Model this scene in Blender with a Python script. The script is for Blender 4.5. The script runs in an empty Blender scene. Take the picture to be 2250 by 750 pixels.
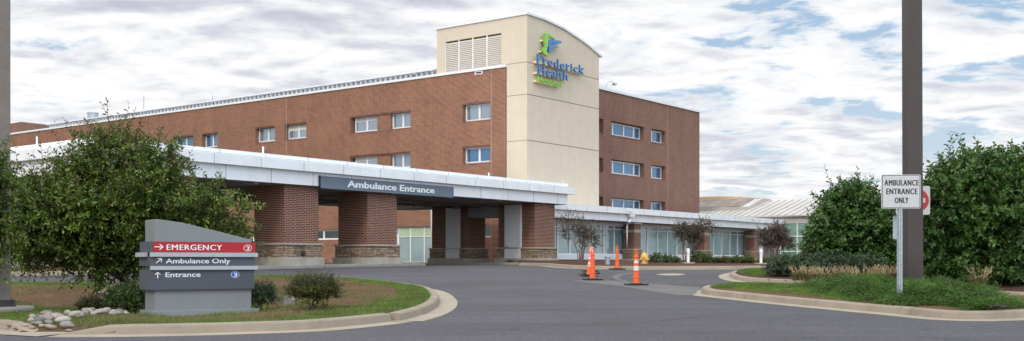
import bpy, bmesh, math, random
import numpy as np
from mathutils import Vector, Matrix
random.seed(7)
RNG = np.random.default_rng(11)
F = 2376.0; CX = 1125.0; HY = 574.0; EYE = 1.6
scene = bpy.context.scene
COL = scene.collection

# ------------------------------------------------------------------ survey helpers
TH = math.atan2(.7963, .6049)
D2 = Vector((.6049, .7963)); D1 = Vector((-.7963, .6049))
C0 = Vector((.0139*86.6, 86.6))

def pu(px, v):            # u where the sight line meets the vertical plane v = const
    k = (px-CX)/F
    return (k*(C0.y+v*D1.y)-C0.x-v*D1.x)/(D2.x-k*D2.y)
def pv(px, u):            # v where the sight line meets the vertical plane u = const
    k = (px-CX)/F
    return (k*(C0.y+u*D2.y)-C0.x-u*D2.x)/(D1.x-k*D1.y)
def wxy(u, v):
    return C0 + D2*u + D1*v
def hz(py, Y):
    return EYE+(HY-py)/F*Y
def ground(Y):
    Y = np.asarray(Y, dtype=float)
    s = np.clip((Y-56)/18, 0, 1)
    return np.where(Y < 56, .0208*Y, 1.165+.0208*18*(s-s*s/2))
def g1(Y): return float(ground(Y))
def pg(px, py, h=0.0):    # point of the sloping ground (plus h) seen at a place of the survey photo
    lo, hi = 3.0, 400.0
    t = (HY-py)/F
    f = lambda Y: EYE+t*Y-(g1(Y)+h)
    for _ in range(60):
        m = (lo+hi)/2
        if f(m) > 0: lo = m
        else: hi = m
    Y = (lo+hi)/2
    return ((px-CX)/F*Y, Y)

# ------------------------------------------------------------------ materials
MATS = {}
def newmat(name):
    m = bpy.data.materials.new(name); m.use_nodes = True
    nt = m.node_tree
    b = nt.nodes['Principled BSDF']
    MATS[name] = m
    return m, nt, b
def N(nt, t, **kw):
    n = nt.nodes.new(t)
    for k, v in kw.items():
        if k.startswith('i_'):
            n.inputs[k[2:].replace('_', ' ')].default_value = v
        else: setattr(n, k, v)
    return n
def L(nt, a, b): nt.links.new(a, b)
def mixc(nt, fac, a, b, mode='MIX'):
    n = nt.nodes.new('ShaderNodeMix'); n.data_type = 'RGBA'; n.blend_type = mode
    for s, v in ((0, fac), (6, a), (7, b)):
        if hasattr(v, 'links'): nt.links.new(v, n.inputs[s])
        else: n.inputs[s].default_value = v if s == 0 else (*v, 1) if len(v) == 3 else v
    return n.outputs[2]
def ramp(nt, src, pts):
    r = nt.nodes.new('ShaderNodeValToRGB')
    e = r.color_ramp.elements
    while len(e) > 1: e.remove(e[-1])
    for i, (p, c) in enumerate(pts):
        x = e[0] if i == 0 else e.new(p)
        x.position = p
        x.color = (c, c, c, 1) if not hasattr(c, '__len__') else (*c, 1)
    L(nt, src, r.inputs[0]); return r.outputs[0]
def noise(nt, vec, scale, detail=4, rough=.55):
    n = N(nt, 'ShaderNodeTexNoise'); n.inputs['Scale'].default_value = scale
    n.inputs['Detail'].default_value = detail; n.inputs['Roughness'].default_value = rough
    if vec is not None: L(nt, vec, n.inputs['Vector'])
    return n.outputs['Fac']
def objco(nt): return N(nt, 'ShaderNodeTexCoord').outputs['Object']
def worldco(nt): return N(nt, 'ShaderNodeNewGeometry').outputs['Position']
def bump(nt, b, h, strength=.3, dist=.02):
    n = N(nt, 'ShaderNodeBump'); n.inputs['Strength'].default_value = strength
    n.inputs['Distance'].default_value = dist
    L(nt, h, n.inputs['Height']); L(nt, n.outputs[0], b.inputs['Normal'])
def streaks(nt, co, amt):
    mp = N(nt, 'ShaderNodeMapping'); mp.inputs['Scale'].default_value = (1.6, 1.6, .09); L(nt, co, mp.inputs[0])
    return ramp(nt, noise(nt, mp.outputs[0], 1.0, 6, .7), [(.36, 1-amt), (.52, 1.0), (.68, 1+amt*.4)])
def simple(name, col, rough=.5, metal=0, var=.12, scale=3, spec=.5, bmp=0, streak=0):
    m, nt, b = newmat(name)
    co = objco(nt)
    f = ramp(nt, noise(nt, co, scale, 5), [(.3, 1-var), (.7, 1+var*.5)])
    c_ = mixc(nt, 1.0, col, f, 'MULTIPLY')
    if streak: c_ = mixc(nt, 1.0, c_, streaks(nt, co, streak), 'MULTIPLY')
    L(nt, c_, b.inputs['Base Color'])
    b.inputs['Roughness'].default_value = rough; b.inputs['Metallic'].default_value = metal
    b.inputs['Specular IOR Level'].default_value = spec
    if bmp: bump(nt, b, noise(nt, co, 40, 4), bmp, .01)
    return m

def brick_mat(name, c1, c2, mortar, bw=.36, bh=.098, ms=.0135):
    m, nt, b = newmat(name)
    co = objco(nt)
    s = N(nt, 'ShaderNodeSeparateXYZ'); L(nt, co, s.inputs[0])
    a = N(nt, 'ShaderNodeMath', operation='ADD'); L(nt, s.outputs[0], a.inputs[0]); L(nt, s.outputs[1], a.inputs[1])
    c = N(nt, 'ShaderNodeCombineXYZ'); L(nt, a.outputs[0], c.inputs[0]); L(nt, s.outputs[2], c.inputs[1])
    t = N(nt, 'ShaderNodeTexBrick'); L(nt, c.outputs[0], t.inputs['Vector'])
    t.inputs['Scale'].default_value = 1; t.inputs['Brick Width'].default_value = bw
    t.inputs['Row Height'].default_value = bh; t.inputs['Mortar Size'].default_value = ms
    t.inputs['Mortar Smooth'].default_value = .1; t.inputs['Bias'].default_value = -.1
    t.inputs['Color1'].default_value = (*c1, 1); t.inputs['Color2'].default_value = (*c2, 1)
    t.inputs['Mortar'].default_value = (*mortar, 1)
    f = ramp(nt, noise(nt, co, .35, 8, .65), [(.3, .84), (.7, 1.10)])
    col = mixc(nt, 1.0, t.outputs['Color'], f, 'MULTIPLY')
    col = mixc(nt, 1.0, col, streaks(nt, co, .07), 'MULTIPLY')
    # pale salt bloom in scattered patches
    e = ramp(nt, noise(nt, co, .9, 8, .7), [(.66, 0), (.76, .3)])
    col = mixc(nt, e, col, (.50, .42, .36))
    L(nt, col, b.inputs['Base Color']); b.inputs['Roughness'].default_value = .85
    b.inputs['Specular IOR Level'].default_value = .25
    h = N(nt, 'ShaderNodeMath', operation='SUBTRACT'); h.inputs[0].default_value = 1; L(nt, t.outputs['Fac'], h.inputs[1])
    bump(nt, b, h.outputs[0], .5, .012)
    return m
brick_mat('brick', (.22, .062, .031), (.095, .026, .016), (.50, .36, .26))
brick_mat('brick_dark_shade', (.15, .040, .026), (.07, .021, .016), (.42, .31, .24))  # darker brick; on the right facade the shade is painted into its colour

def stone_mat():
    m, nt, b = newmat('ledgestone')
    co = objco(nt)
    s = N(nt, 'ShaderNodeSeparateXYZ'); L(nt, co, s.inputs[0])
    a = N(nt, 'ShaderNodeMath', operation='ADD'); L(nt, s.outputs[0], a.inputs[0]); L(nt, s.outputs[1], a.inputs[1])
    c = N(nt, 'ShaderNodeCombineXYZ'); L(nt, a.outputs[0], c.inputs[0]); L(nt, s.outputs[2], c.inputs[1])
    w = N(nt, 'ShaderNodeVectorMath', operation='ADD')
    nn = N(nt, 'ShaderNodeTexNoise'); nn.inputs['Scale'].default_value = 2.2; L(nt, c.outputs[0], nn.inputs['Vector'])
    sc = N(nt, 'ShaderNodeVectorMath', operation='MULTIPLY'); sc.inputs[1].default_value = (.25, .10, 0)
    L(nt, nn.outputs['Color'], sc.inputs[0]); L(nt, c.outputs[0], w.inputs[0]); L(nt, sc.outputs[0], w.inputs[1])
    t = N(nt, 'ShaderNodeTexBrick'); L(nt, w.outputs[0], t.inputs['Vector'])
    t.offset_frequency = 2; t.offset = .37; t.squash = .6; t.squash_frequency = 3
    t.inputs['Scale'].default_value = 1; t.inputs['Brick Width'].default_value = .62
    t.inputs['Row Height'].default_value = .13; t.inputs['Mortar Size'].default_value = .012
    t.inputs['Color1'].default_value = (.36, .27, .19, 1); t.inputs['Color2'].default_value = (.17, .115, .075, 1)
    t.inputs['Mortar'].default_value = (.05, .035, .025, 1)
    f = ramp(nt, noise(nt, co, 7, 5), [(.3, .65), (.7, 1.3)])
    L(nt, mixc(nt, 1.0, t.outputs['Color'], f, 'MULTIPLY'), b.inputs['Base Color'])
    b.inputs['Roughness'].default_value = .9
    bump(nt, b, t.outputs['Color'], .9, .05)
stone_mat()
simple('stone_cap', (.36, .33, .28), .8, var=.15)
simple('plinth', (.36, .335, .285), .85, var=.22, scale=2, bmp=.2)
simple('stucco', (.60, .525, .42), .9, var=.05, scale=1.2, bmp=.15, streak=.035)
simple('stucco_joint', (.22, .18, .13), .9)
simple('white_trim', (.72, .74, .78), .45, var=.05, scale=.6)
simple('fascia', (.80, .83, .86), .38, metal=.15, var=.07, scale=.9, streak=.06)
simple('fascia_light', (.84, .87, .90), .38, metal=.1, var=.05, scale=.5, streak=.05)
simple('fascia_joint', (.20, .22, .26), .6)
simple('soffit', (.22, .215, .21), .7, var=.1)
simple('soffit_beam', (.30, .30, .31), .7, var=.1)
simple('white_frame', (.74, .75, .76), .4, var=.04)
simple('louver', (.60, .55, .50), .5, var=.06)
simple('dark_void', (.02, .02, .022), .9)
simple('door_grey', (.62, .63, .65), .5, var=.04)
simple('metal_roof', (.45, .43, .40), .45, var=.12, scale=.5)
simple('roof_stain', (.25, .21, .18), .8, var=.5, scale=.6)
simple('roof_tan', (.62, .46, .30), .6)
simple('roof_membrane', (.55, .55, .55), .8)
simple('galv', (.42, .47, .52), .4, metal=.7, var=.15, scale=8)
simple('pole_bronze', (.052, .043, .041), .55, var=.12, scale=4, bmp=.1)
simple('pole_bronze_weathered', (.17, .15, .135), .6, var=.2, scale=4)
simple('black_iron', (.03, .03, .032), .6, var=.3, scale=20)
simple('sign_slab', (.20, .222, .235), .55, var=.05, scale=3, bmp=.1)
simple('sign_band', (.38, .42, .46), .5, var=.04)
simple('sign_dark', (.070, .082, .107), .5, var=.05)
simple('sign_red', (.38, .012, .018), .45, var=.03)
simple('sign_blue', (.015, .11, .50), .45, var=.03)
simple('canopy_sign_face', (.125, .165, .215), .5, var=.04)
simple('letter_white', (.78, .80, .83), .5, var=.02)
simple('logo_green', (.17, .43, .035), .4, var=.08)
simple('logo_blue', (.012, .085, .27), .35, var=.08)
simple('logo_blue_face', (.06, .22, .50), .35, var=.05)
simple('logo_green_face', (.28, .55, .10), .4, var=.08)
simple('raceway', (.75, .62, .36), .7)
simple('sign_white', (.50, .51, .54), .4, var=.03)
simple('sign_black', (.02, .02, .022), .5)
simple('dne_red', (.42, .03, .04), .45, var=.05)
simple('rubber', (.02, .02, .022), .85)
simple('cone_orange', (.80, .115, .022), .5, var=.10, scale=6)
simple('cone_white', (.66, .64, .62), .45, var=.08)
simple('hydrant_yellow', (.62, .40, .10), .5, var=.15, scale=15)
simple('kerb_white_paint', (.78, .79, .80), .5)
simple('litter_red', (.75, .03, .05), .4)
simple('pipe_dark', (.05, .05, .05), .6)
def concrete(name, col):
    m, nt, b = newmat(name); co = worldco(nt)
    f = ramp(nt, noise(nt, co, 1.1, 6, .65), [(.3, .80), (.7, 1.08)])
    f2 = ramp(nt, noise(nt, co, 60, 3), [(.3, .88), (.7, 1.06)])
    c = mixc(nt, 1.0, col, f, 'MULTIPLY'); c = mixc(nt, 1.0, c, f2, 'MULTIPLY')
    st = ramp(nt, noise(nt, co, .55, 8, .75), [(.62, 0), (.76, .25)])
    c = mixc(nt, st, c, (.26, .225, .175))
    L(nt, c, b.inputs['Base Color']); b.inputs['Roughness'].default_value = .85
    b.inputs['Specular IOR Level'].default_value = .3
    bump(nt, b, noise(nt, co, 90, 3), .25, .01)
concrete('concrete', (.285, .245, .19)); concrete('concrete_gutter', (.34, .295, .23)); concrete('concrete_grey', (.30, .29, .265))
concrete('walk', (.42, .37, .30))
def asphalt(name, base, sp):
    m, nt, b = newmat(name); co = worldco(nt)
    big = ramp(nt, noise(nt, co, .22, 5, .6), [(.3, .80), (.7, 1.15)])
    mp = N(nt, 'ShaderNodeMapping'); mp.inputs['Rotation'].default_value = (0, 0, -.62); mp.inputs['Scale'].default_value = (.12, 1.3, 1)
    L(nt, co, mp.inputs[0])
    streak = ramp(nt, noise(nt, mp.outputs[0], .9, 4, .6), [(.3, .88), (.7, 1.1)])
    fine = ramp(nt, noise(nt, co, 38, 2, .8), [(.35, .55), (.5, 1.0), (.72, 1.75)])
    fine2 = ramp(nt, noise(nt, co, 11, 2, .8), [(.32, .80), (.5, 1.0), (.68, 1.22)])
    c = mixc(nt, 1.0, base, big, 'MULTIPLY'); c = mixc(nt, 1.0, c, streak, 'MULTIPLY')
    c = mixc(nt, 1.0, c, fine, 'MULTIPLY'); c = mixc(nt, 1.0, c, fine2, 'MULTIPLY')
    dn = N(nt, 'ShaderNodeTexNoise'); dn.inputs['Scale'].default_value = .8; dn.inputs['Detail'].default_value = 5; L(nt, co, dn.inputs['Vector'])
    dv_ = N(nt, 'ShaderNodeVectorMath', operation='MULTIPLY_ADD'); dv_.inputs[1].default_value = (1.6, 1.6, 0); L(nt, dn.outputs['Color'], dv_.inputs[0]); L(nt, co, dv_.inputs[2])
    vo = N(nt, 'ShaderNodeTexVoronoi'); vo.feature = 'DISTANCE_TO_EDGE'; vo.inputs['Scale'].default_value = .16; L(nt, dv_.outputs[0], vo.inputs['Vector'])
    ck = ramp(nt, vo.outputs['Distance'], [(0, .62), (.004, .7), (.008, 1)])
    ckm = ramp(nt, noise(nt, co, .13, 2), [(.46, 0), (.54, 1)])
    c = mixc(nt, ckm, c, mixc(nt, 1.0, c, ck, 'MULTIPLY'))
    oil = ramp(nt, noise(nt, co, .75, 3, .5), [(.66, 1), (.78, .72)])
    c = mixc(nt, 1.0, c, oil, 'MULTIPLY')
    L(nt, c, b.inputs['Base Color']); b.inputs['Roughness'].default_value = .88
    b.inputs['Specular IOR Level'].default_value = .3
    bump(nt, b, noise(nt, co, 55, 3), .5, .012)
asphalt('asphalt', (.068, .068, .076), 0); asphalt('asphalt_old', (.125, .122, .122), 0)

def soil(name, a, b_, c_, s=1.0):
    m, nt, b = newmat(name); co = worldco(nt)
    n1 = noise(nt, co, .9*s, 6, .65); n2 = noise(nt, co, 14*s, 5, .7)
    c = mixc(nt, ramp(nt, n1, [(.42, 0), (.58, 1)]), a, b_)
    c = mixc(nt, ramp(nt, n2, [(.42, 0), (.65, 1)]), c, c_)
    L(nt, c, b.inputs['Base Color']); b.inputs['Roughness'].default_value = .95
    b.inputs['Specular IOR Level'].default_value = .1
    bump(nt, b, n2, .8, .06)
soil('lawn_soil', (.16, .095, .055), (.12, .075, .042), (.08, .05, .03), .8)
soil('mulch', (.085, .045, .032), (.055, .032, .026), (.14, .075, .055), 3)
soil('far_ground', (.05, .075, .025), (.08, .09, .04), (.05, .07, .02), .1)
soil('straw', (.24, .17, .10), (.17, .12, .06), (.10, .085, .035), 1.5)

def leaf_mat(name, cols, transl=.25, rough=.5, patch=None):
    m, nt, b = newmat(name)
    g = N(nt, 'ShaderNodeNewGeometry')
    pts = [(i/(len(cols)-1) if len(cols) > 1 else 0, c) for i, c in enumerate(cols)]
    c = ramp(nt, g.outputs['Random Per Island'], pts)
    f = ramp(nt, noise(nt, g.outputs['Position'], 1.5, 4), [(.3, .60), (.5, 1.08), (.7, 1.75)])
    c = mixc(nt, 1.0, c, f, 'MULTIPLY')
    if patch:
        pc, lo, hi, sc = patch
        c = mixc(nt, ramp(nt, noise(nt, g.outputs['Position'], sc, 3, .6), [(lo, 0), (hi, 1)]), c, pc)
    L(nt, c, b.inputs['Base Color']); b.inputs['Roughness'].default_value = rough
    b.inputs['Specular IOR Level'].default_value = .35
    t = N(nt, 'ShaderNodeBsdfTranslucent'); L(nt, c, t.inputs[0])
    mx = N(nt, 'ShaderNodeMixShader'); mx.inputs[0].default_value = transl
    L(nt, b.outputs[0], mx.inputs[1]); L(nt, t.outputs[0], mx.inputs[2])
    L(nt, mx.outputs[0], nt.nodes['Material Output'].inputs[0])
leaf_mat('leaf_cherry', [(.038, .084, .011), (.09, .155, .020), (.06, .11, .015), (.19, .22, .04)], transl=.18, patch=((.36, .24, .02), .67, .71, .7))
leaf_mat('leaf_red_tip', [(.09, .055, .03), (.08, .12, .025), (.11, .13, .03), (.13, .07, .035)])
leaf_mat('leaf_magnolia', [(.032, .080, .018), (.062, .135, .028), (.045, .10, .022), (.11, .18, .05)], rough=.4)
leaf_mat('leaf_myrtle', [(.045, .055, .03), (.085, .05, .038), (.045, .07, .035), (.10, .075, .055)])
leaf_mat('leaf_myrtle_purple', [(.075, .05, .045), (.06, .055, .04), (.12, .08, .07), (.05, .05, .04)])
leaf_mat('leaf_viburnum', [(.030, .060, .028), (.055, .092, .045), (.085, .12, .075)], rough=.5)
leaf_mat('leaf_juniper', [(.030, .085, .012), (.065, .155, .022), (.045, .11, .015), (.12, .18, .04)], transl=.15, patch=((.10, .075, .03), .62, .72, 1.6))
leaf_mat('leaf_shrub', [(.03, .065, .018), (.055, .10, .022), (.085, .12, .03)])
leaf_mat('leaf_olive', [(.06, .075, .018), (.09, .11, .022), (.075, .07, .02), (.05, .08, .015)])
leaf_mat('blade_green', [(.05, .115, .014), (.08, .165, .022), (.10, .18, .03), (.14, .16, .05)], transl=.2, patch=((.17, .12, .055), .66, .76, .9))
leaf_mat('blade_lush', [(.055, .12, .014), (.09, .17, .024), (.12, .19, .035)], transl=.2)
leaf_mat('blade_straw', [(.16, .10, .055), (.22, .14, .08), (.10, .065, .038), (.08, .11, .028)], transl=.1)
leaf_mat('plume_blade', [(.15, .15, .05), (.22, .17, .08), (.10, .12, .03)], transl=.2)
leaf_mat('plume', [(.42, .33, .19), (.50, .40, .25), (.33, .25, .14)], transl=.3)
simple('bark', (.075, .055, .045), .9, var=.4, scale=15)
simple('bark_pale', (.20, .15, .12), .85, var=.3, scale=15)
def rock_mat():
    m, nt, b = newmat('river_rock')
    oi = N(nt, 'ShaderNodeObjectInfo')
    c = ramp(nt, oi.outputs['Random'], [(0, (.22, .20, .175)), (.25, (.32, .28, .24)), (.45, (.13, .125, .125)), (.65, (.26, .20, .15)), (.85, (.38, .35, .31)), (1, (.17, .15, .14))])
    f = ramp(nt, noise(nt, objco(nt), 9, 6), [(.3, .7), (.7, 1.15)])
    L(nt, mixc(nt, 1.0, c, f, 'MULTIPLY'), b.inputs['Base Color']); b.inputs['Roughness'].default_value = .75
rock_mat()

def glass(name, col, metal, rough, var=None):
    m, nt, b = newmat(name)
    if var:
        co = objco(nt)
        c = mixc(nt, ramp(nt, noise(nt, co, var[1], 4), [(.4, 0), (.6, 1)]), col, var[0])
        L(nt, c, b.inputs['Base Color'])
    else: b.inputs['Base Color'].default_value = (*col, 1)
    b.inputs['Metallic'].default_value = metal; b.inputs['Roughness'].default_value = rough
    b.inputs['Coat Weight'].default_value = .6; b.inputs['Coat Roughness'].default_value = .02
glass('pane_sky', (.26, .33, .40), .5, .03)
glass('pane_blue', (.09, .20, .35), .4, .03)
glass('pane_teal', (.27, .37, .38), .08, .06, ((.20, .29, .30), .25))
glass('pane_green', (.20, .34, .27), .12, .06, ((.16, .28, .23), .3))
glass('pane_dark', (.02, .022, .025), .1, .04)
simple('blind', (.62, .64, .64), .7, var=.06)
simple('blind_green', (.42, .52, .36), .7, var=.06)
simple('interior_dark', (.03, .03, .035), .8)

# ------------------------------------------------------------------ object helpers
def tag(o, label=None, cat=None, group=None, kind=None):
    if label: o['label'] = label
    if cat: o['category'] = cat
    if group: o['group'] = group
    if kind: o['kind'] = kind
    return o
def empty(name, x, y, z, rz=0.0, label=None, cat=None, group=None):
    o = bpy.data.objects.new(name, None); COL.objects.link(o)
    o.location = (x, y, z); o.rotation_euler = (0, 0, rz); o.empty_display_size = .3
    return tag(o, label, cat, group)
class MB:
    def __init__(s): s.v = []; s.f = []; s.m = []; s.mats = []
    def mi(s, mat):
        if mat not in s.mats: s.mats.append(mat)
        return s.mats.index(mat)
    def face(s, pts, mat):
        n = len(s.v); s.v += [tuple(p) for p in pts]; s.f.append(tuple(range(n, n+len(pts)))); s.m.append(s.mi(mat))
    def box(s, x0, x1, y0, y1, z0, z1, mat):
        if x0 > x1: x0, x1 = x1, x0
        if y0 > y1: y0, y1 = y1, y0
        n = len(s.v)
        s.v += [(x0, y0, z0), (x1, y0, z0), (x1, y1, z0), (x0, y1, z0), (x0, y0, z1), (x1, y0, z1), (x1, y1, z1), (x0, y1, z1)]
        for q in ((0, 3, 2, 1), (4, 5, 6, 7), (0, 1, 5, 4), (1, 2, 6, 5), (2, 3, 7, 6), (3, 0, 4, 7)):
            s.f.append(tuple(n+i for i in q)); s.m.append(s.mi(mat))
        return s
    def prism(s, pts, axis, a0, a1, mat, side=None):   # pts 2-D outline; axis 'y' -> (x,z) outline swept in y
        n = len(s.v); k = len(pts)
        mk = {'y': lambda p, a: (p[0], a, p[1]), 'x': lambda p, a: (a, p[0], p[1]), 'z': lambda p, a: (p[0], p[1], a)}[axis]
        s.v += [mk(p, a0) for p in pts]+[mk(p, a1) for p in pts]
        s.f.append(tuple(range(n, n+k))); s.f.append(tuple(reversed(range(n+k, n+2*k))))
        s.m += [s.mi(mat)]*2
        for i in range(k):
            j = (i+1) % k
            s.f.append((n+j, n+i, n+k+i, n+k+j)); s.m.append(s.mi(side or mat))
        return s
    def tube(s, pts, rad, mat, seg=8, cap=True):
        pts = [Vector(p) for p in pts]
        if not hasattr(rad, '__len__'): rad = [rad]*len(pts)
        n0 = len(s.v); up = None
        for i, p in enumerate(pts):
            d = (pts[min(i+1, len(pts)-1)]-pts[max(i-1, 0)]).normalized()
            if up is None:
                up = Vector((0, 0, 1)) if abs(d.z) < .9 else Vector((1, 0, 0))
            a = d.cross(up).normalized(); b = d.cross(a).normalized(); up = -b if False else up
            for k in range(seg):
                t = 2*math.pi*k/seg
                s.v.append(tuple(p+(a*math.cos(t)+b*math.sin(t))*rad[i]))
        mi = s.mi(mat)
        for i in range(len(pts)-1):
            for k in range(seg):
                k2 = (k+1) % seg
                s.f.append((n0+i*seg+k, n0+i*seg+k2, n0+(i+1)*seg+k2, n0+(i+1)*seg+k)); s.m.append(mi)
        if cap:
            s.f.append(tuple(n0+k for k in reversed(range(seg)))); s.m.append(mi)
            s.f.append(tuple(n0+(len(pts)-1)*seg+k for k in range(seg))); s.m.append(mi)
        return s
    def lathe(s, prof, mat, seg=20, c=(0, 0, 0)):
        n0 = len(s.v)
        for r, z in prof:
            for k in range(seg):
                t = 2*math.pi*k/seg; s.v.append((c[0]+r*math.cos(t), c[1]+r*math.sin(t), c[2]+z))
        mi = s.mi(mat)
        for i in range(len(prof)-1):
            for k in range(seg):
                k2 = (k+1) % seg
                s.f.append((n0+i*seg+k, n0+i*seg+k2, n0+(i+1)*seg+k2, n0+(i+1)*seg+k)); s.m.append(mi)
        s.f.append(tuple(n0+k for k in reversed(range(seg)))); s.m.append(mi)
        s.f.append(tuple(n0+(len(prof)-1)*seg+k for k in range(seg))); s.m.append(mi)
        return s
    def build(s, name, parent=None, loc=(0, 0, 0), off=None, smooth=False, bevel=0, fixn=True):
        me = bpy.data.meshes.new(name)
        v = s.v if off is None else [(a-off[0], b-off[1], c-off[2]) for a, b, c in s.v]
        me.from_pydata(v, [], s.f)
        for m in s.mats: me.materials.append(MATS[m])
        me.polygons.foreach_set('material_index', s.m)
        if fixn and len(s.f) < 20000:
            bm = bmesh.new(); bm.from_mesh(me)
            bmesh.ops.remove_doubles(bm, verts=bm.verts, dist=1e-5) if smooth else None
            bmesh.ops.recalc_face_normals(bm, faces=bm.faces); bm.to_mesh(me); bm.free()
        if smooth: me.polygons.foreach_set('use_smooth', [True]*len(me.polygons))
        o = bpy.data.objects.new(name, me); COL.objects.link(o); o.location = loc
        if parent: o.parent = parent
        if bevel:
            b = o.modifiers.new('bevel', 'BEVEL'); b.width = bevel; b.segments = 2; b.limit_method = 'ANGLE'
        return o
def child(name, parent, mb, **kw): return mb.build(name, parent, **kw)

def copy_tree(o, parent=None):
    c = o.copy(); COL.objects.link(c)
    if parent: c.parent = parent
    for ch in [k for k in bpy.data.objects if k.parent == o]:
        copy_tree(ch, c)
    return c

def text_verts(body, offset=0.0, extrude=.5, spacing=1.0, res=3):
    cu = bpy.data.curves.new('lettering', 'FONT'); cu.body = body; cu.size = 1; cu.extrude = extrude
    cu.offset = offset; cu.resolution_u = res; cu.space_character = spacing
    ob = bpy.data.objects.new('lettering', cu); COL.objects.link(ob)
    dg = bpy.context.evaluated_depsgraph_get(); dg.update()
    me = bpy.data.meshes.new_from_object(ob.evaluated_get(dg))
    v = np.array([tuple(x.co) for x in me.vertices]); f = [tuple(p.vertices) for p in me.polygons]
    nz = [p.normal.z for p in me.polygons]
    bpy.data.objects.remove(ob); bpy.data.curves.remove(cu); bpy.data.meshes.remove(me)
    return v, f, nz
def text_obj(name, parent, body, x0, x1, ybase, zbase, cap, depth, mat, side=None, offset=.02, bold=0, extra=None, slant=0, spacing=1.0, ox=0, oy=0, oz=0):
    """lettering standing on the plane y = ybase (facing -y), x0..x1 wide, capital height cap"""
    v, f, nz = text_verts(body, offset, .5, spacing)
    cv, _, _ = text_verts('H', offset, .5)
    ch = cv[:, 1].max()
    base = 0.0
    v[:, 0] = x0+(v[:, 0]-v[:, 0].min())/(v[:, 0].max()-v[:, 0].min())*(x1-x0)
    zz = zbase+(v[:, 1]-base)/ch*cap
    if slant: v[:, 0] += (zz-zbase)*slant
    yy = ybase-(v[:, 2]+.5)*depth
    mb = MB(); mb.v = [(float(a)-ox, float(b)-oy, float(c)-oz) for a, b, c in zip(v[:, 0], yy, zz)]
    i0 = mb.mi(mat); i1 = mb.mi(side or mat)
    for q, n_ in zip(f, nz): mb.f.append(q); mb.m.append(i0 if n_ > .5 else i1)
    if bold:
        n0 = len(mb.v); mb.v += [(a+bold, b-.0006, c) for a, b, c in mb.v]; nf = len(mb.f); mb.f += [tuple(i+n0 for i in q) for q in mb.f[:nf]]; mb.m += mb.m[:nf]
    if extra: extra(mb)
    return mb.build(name, parent, fixn=False)

# wall with openings: plane 'u' (constant x, facing -x, runs in y) or 'v' (constant y, facing -y, runs in x)
def wall(mb, plane, c, a0, a1, z0, z1, holes, depth, mat, sill=None):
    A = sorted(set([a0, a1]+[h[0] for h in holes]+[h[1] for h in holes]))
    Z = sorted(set([z0, z1]+[h[2] for h in holes]+[h[3] for h in holes]))
    P = (lambda a, z, d=0: (c+d, a, z)) if plane == 'u' else (lambda a, z, d=0: (a, c+d, z))
    for i in range(len(A)-1):
        for j in range(len(Z)-1):
            am, zm = (A[i]+A[i+1])/2, (Z[j]+Z[j+1])/2
            if A[i] < a0-1e-6 or A[i+1] > a1+1e-6: continue
            if any(h[0] < am < h[1] and h[2] < zm < h[3] for h in holes): continue
            mb.face([P(A[i], Z[j]), P(A[i+1], Z[j]), P(A[i+1], Z[j+1]), P(A[i], Z[j+1])], mat)
    for h in holes:
        d = depth
        mb.face([P(h[0], h[2]), P(h[0], h[3]), P(h[0], h[3], d), P(h[0], h[2], d)], mat)
        mb.face([P(h[1], h[2]), P(h[1], h[3]), P(h[1], h[3], d), P(h[1], h[2], d)], mat)
        mb.face([P(h[0], h[3]), P(h[1], h[3]), P(h[1], h[3], d), P(h[0], h[3], d)], mat)
        mb.face([P(h[0], h[2]), P(h[1], h[2]), P(h[1], h[2], d), P(h[0], h[2], d)], mat)

def window(parent, plane, c, a0, a1, z0, z1, org, mull=(.5,), pane='pane_sky', fw=.125, sill=True, blind=None, trans=None, name='window', outward_dark=False):
    """frame in the reveal at distance c; a = run along the wall; panes as sub-parts"""
    ox, oy, oz = org
    fr = MB()
    def bx(m, a_0, a_1, z_0, z_1, d0, d1, mat):
        if plane == 'u': m.box(c+d0-ox, c+d1-ox, a_0-oy, a_1-oy, z_0-oz, z_1-oz, mat)
        else: m.box(a_0-ox, a_1-ox, c+d0-oy, c+d1-oy, z_0-oz, z_1-oz, mat)
    w = a1-a0
    bx(fr, a0, a0+fw, z0, z1, -.05, .08, 'white_frame'); bx(fr, a1-fw, a1, z0, z1, -.05, .08, 'white_frame')
    bx(fr, a0+fw, a1-fw, z1-fw, z1, -.05, .08, 'white_frame'); bx(fr, a0+fw, a1-fw, z0, z0+fw, -.05, .08, 'white_frame')
    cuts = [a0+fw]+[a0+w*m for m in mull]+[a1-fw]
    for m in mull: bx(fr, a0+w*m-fw*.8, a0+w*m+fw*.8, z0+fw, z1-fw, -.05, .08, 'white_frame')
    if trans:
        for t in trans: bx(fr, a0+fw, a1-fw, z0+(z1-z0)*t-fw*.4, z0+(z1-z0)*t+fw*.4, -.046, .076, 'white_frame')
    o = child(name, parent, fr)
    pn = MB()
    bx(pn, a0+.02, a1-.02, z0+.02, z1-.02, .02, .05, pane)
    child('pane', o, pn)
    if blind:
        b = MB(); bf, bm_ = blind
        bx(b, a0+fw, a1-fw, z1-fw-(z1-z0)*bf, z1-fw, -.005, .012, bm_); child('blind', o, b)
    return o

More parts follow.
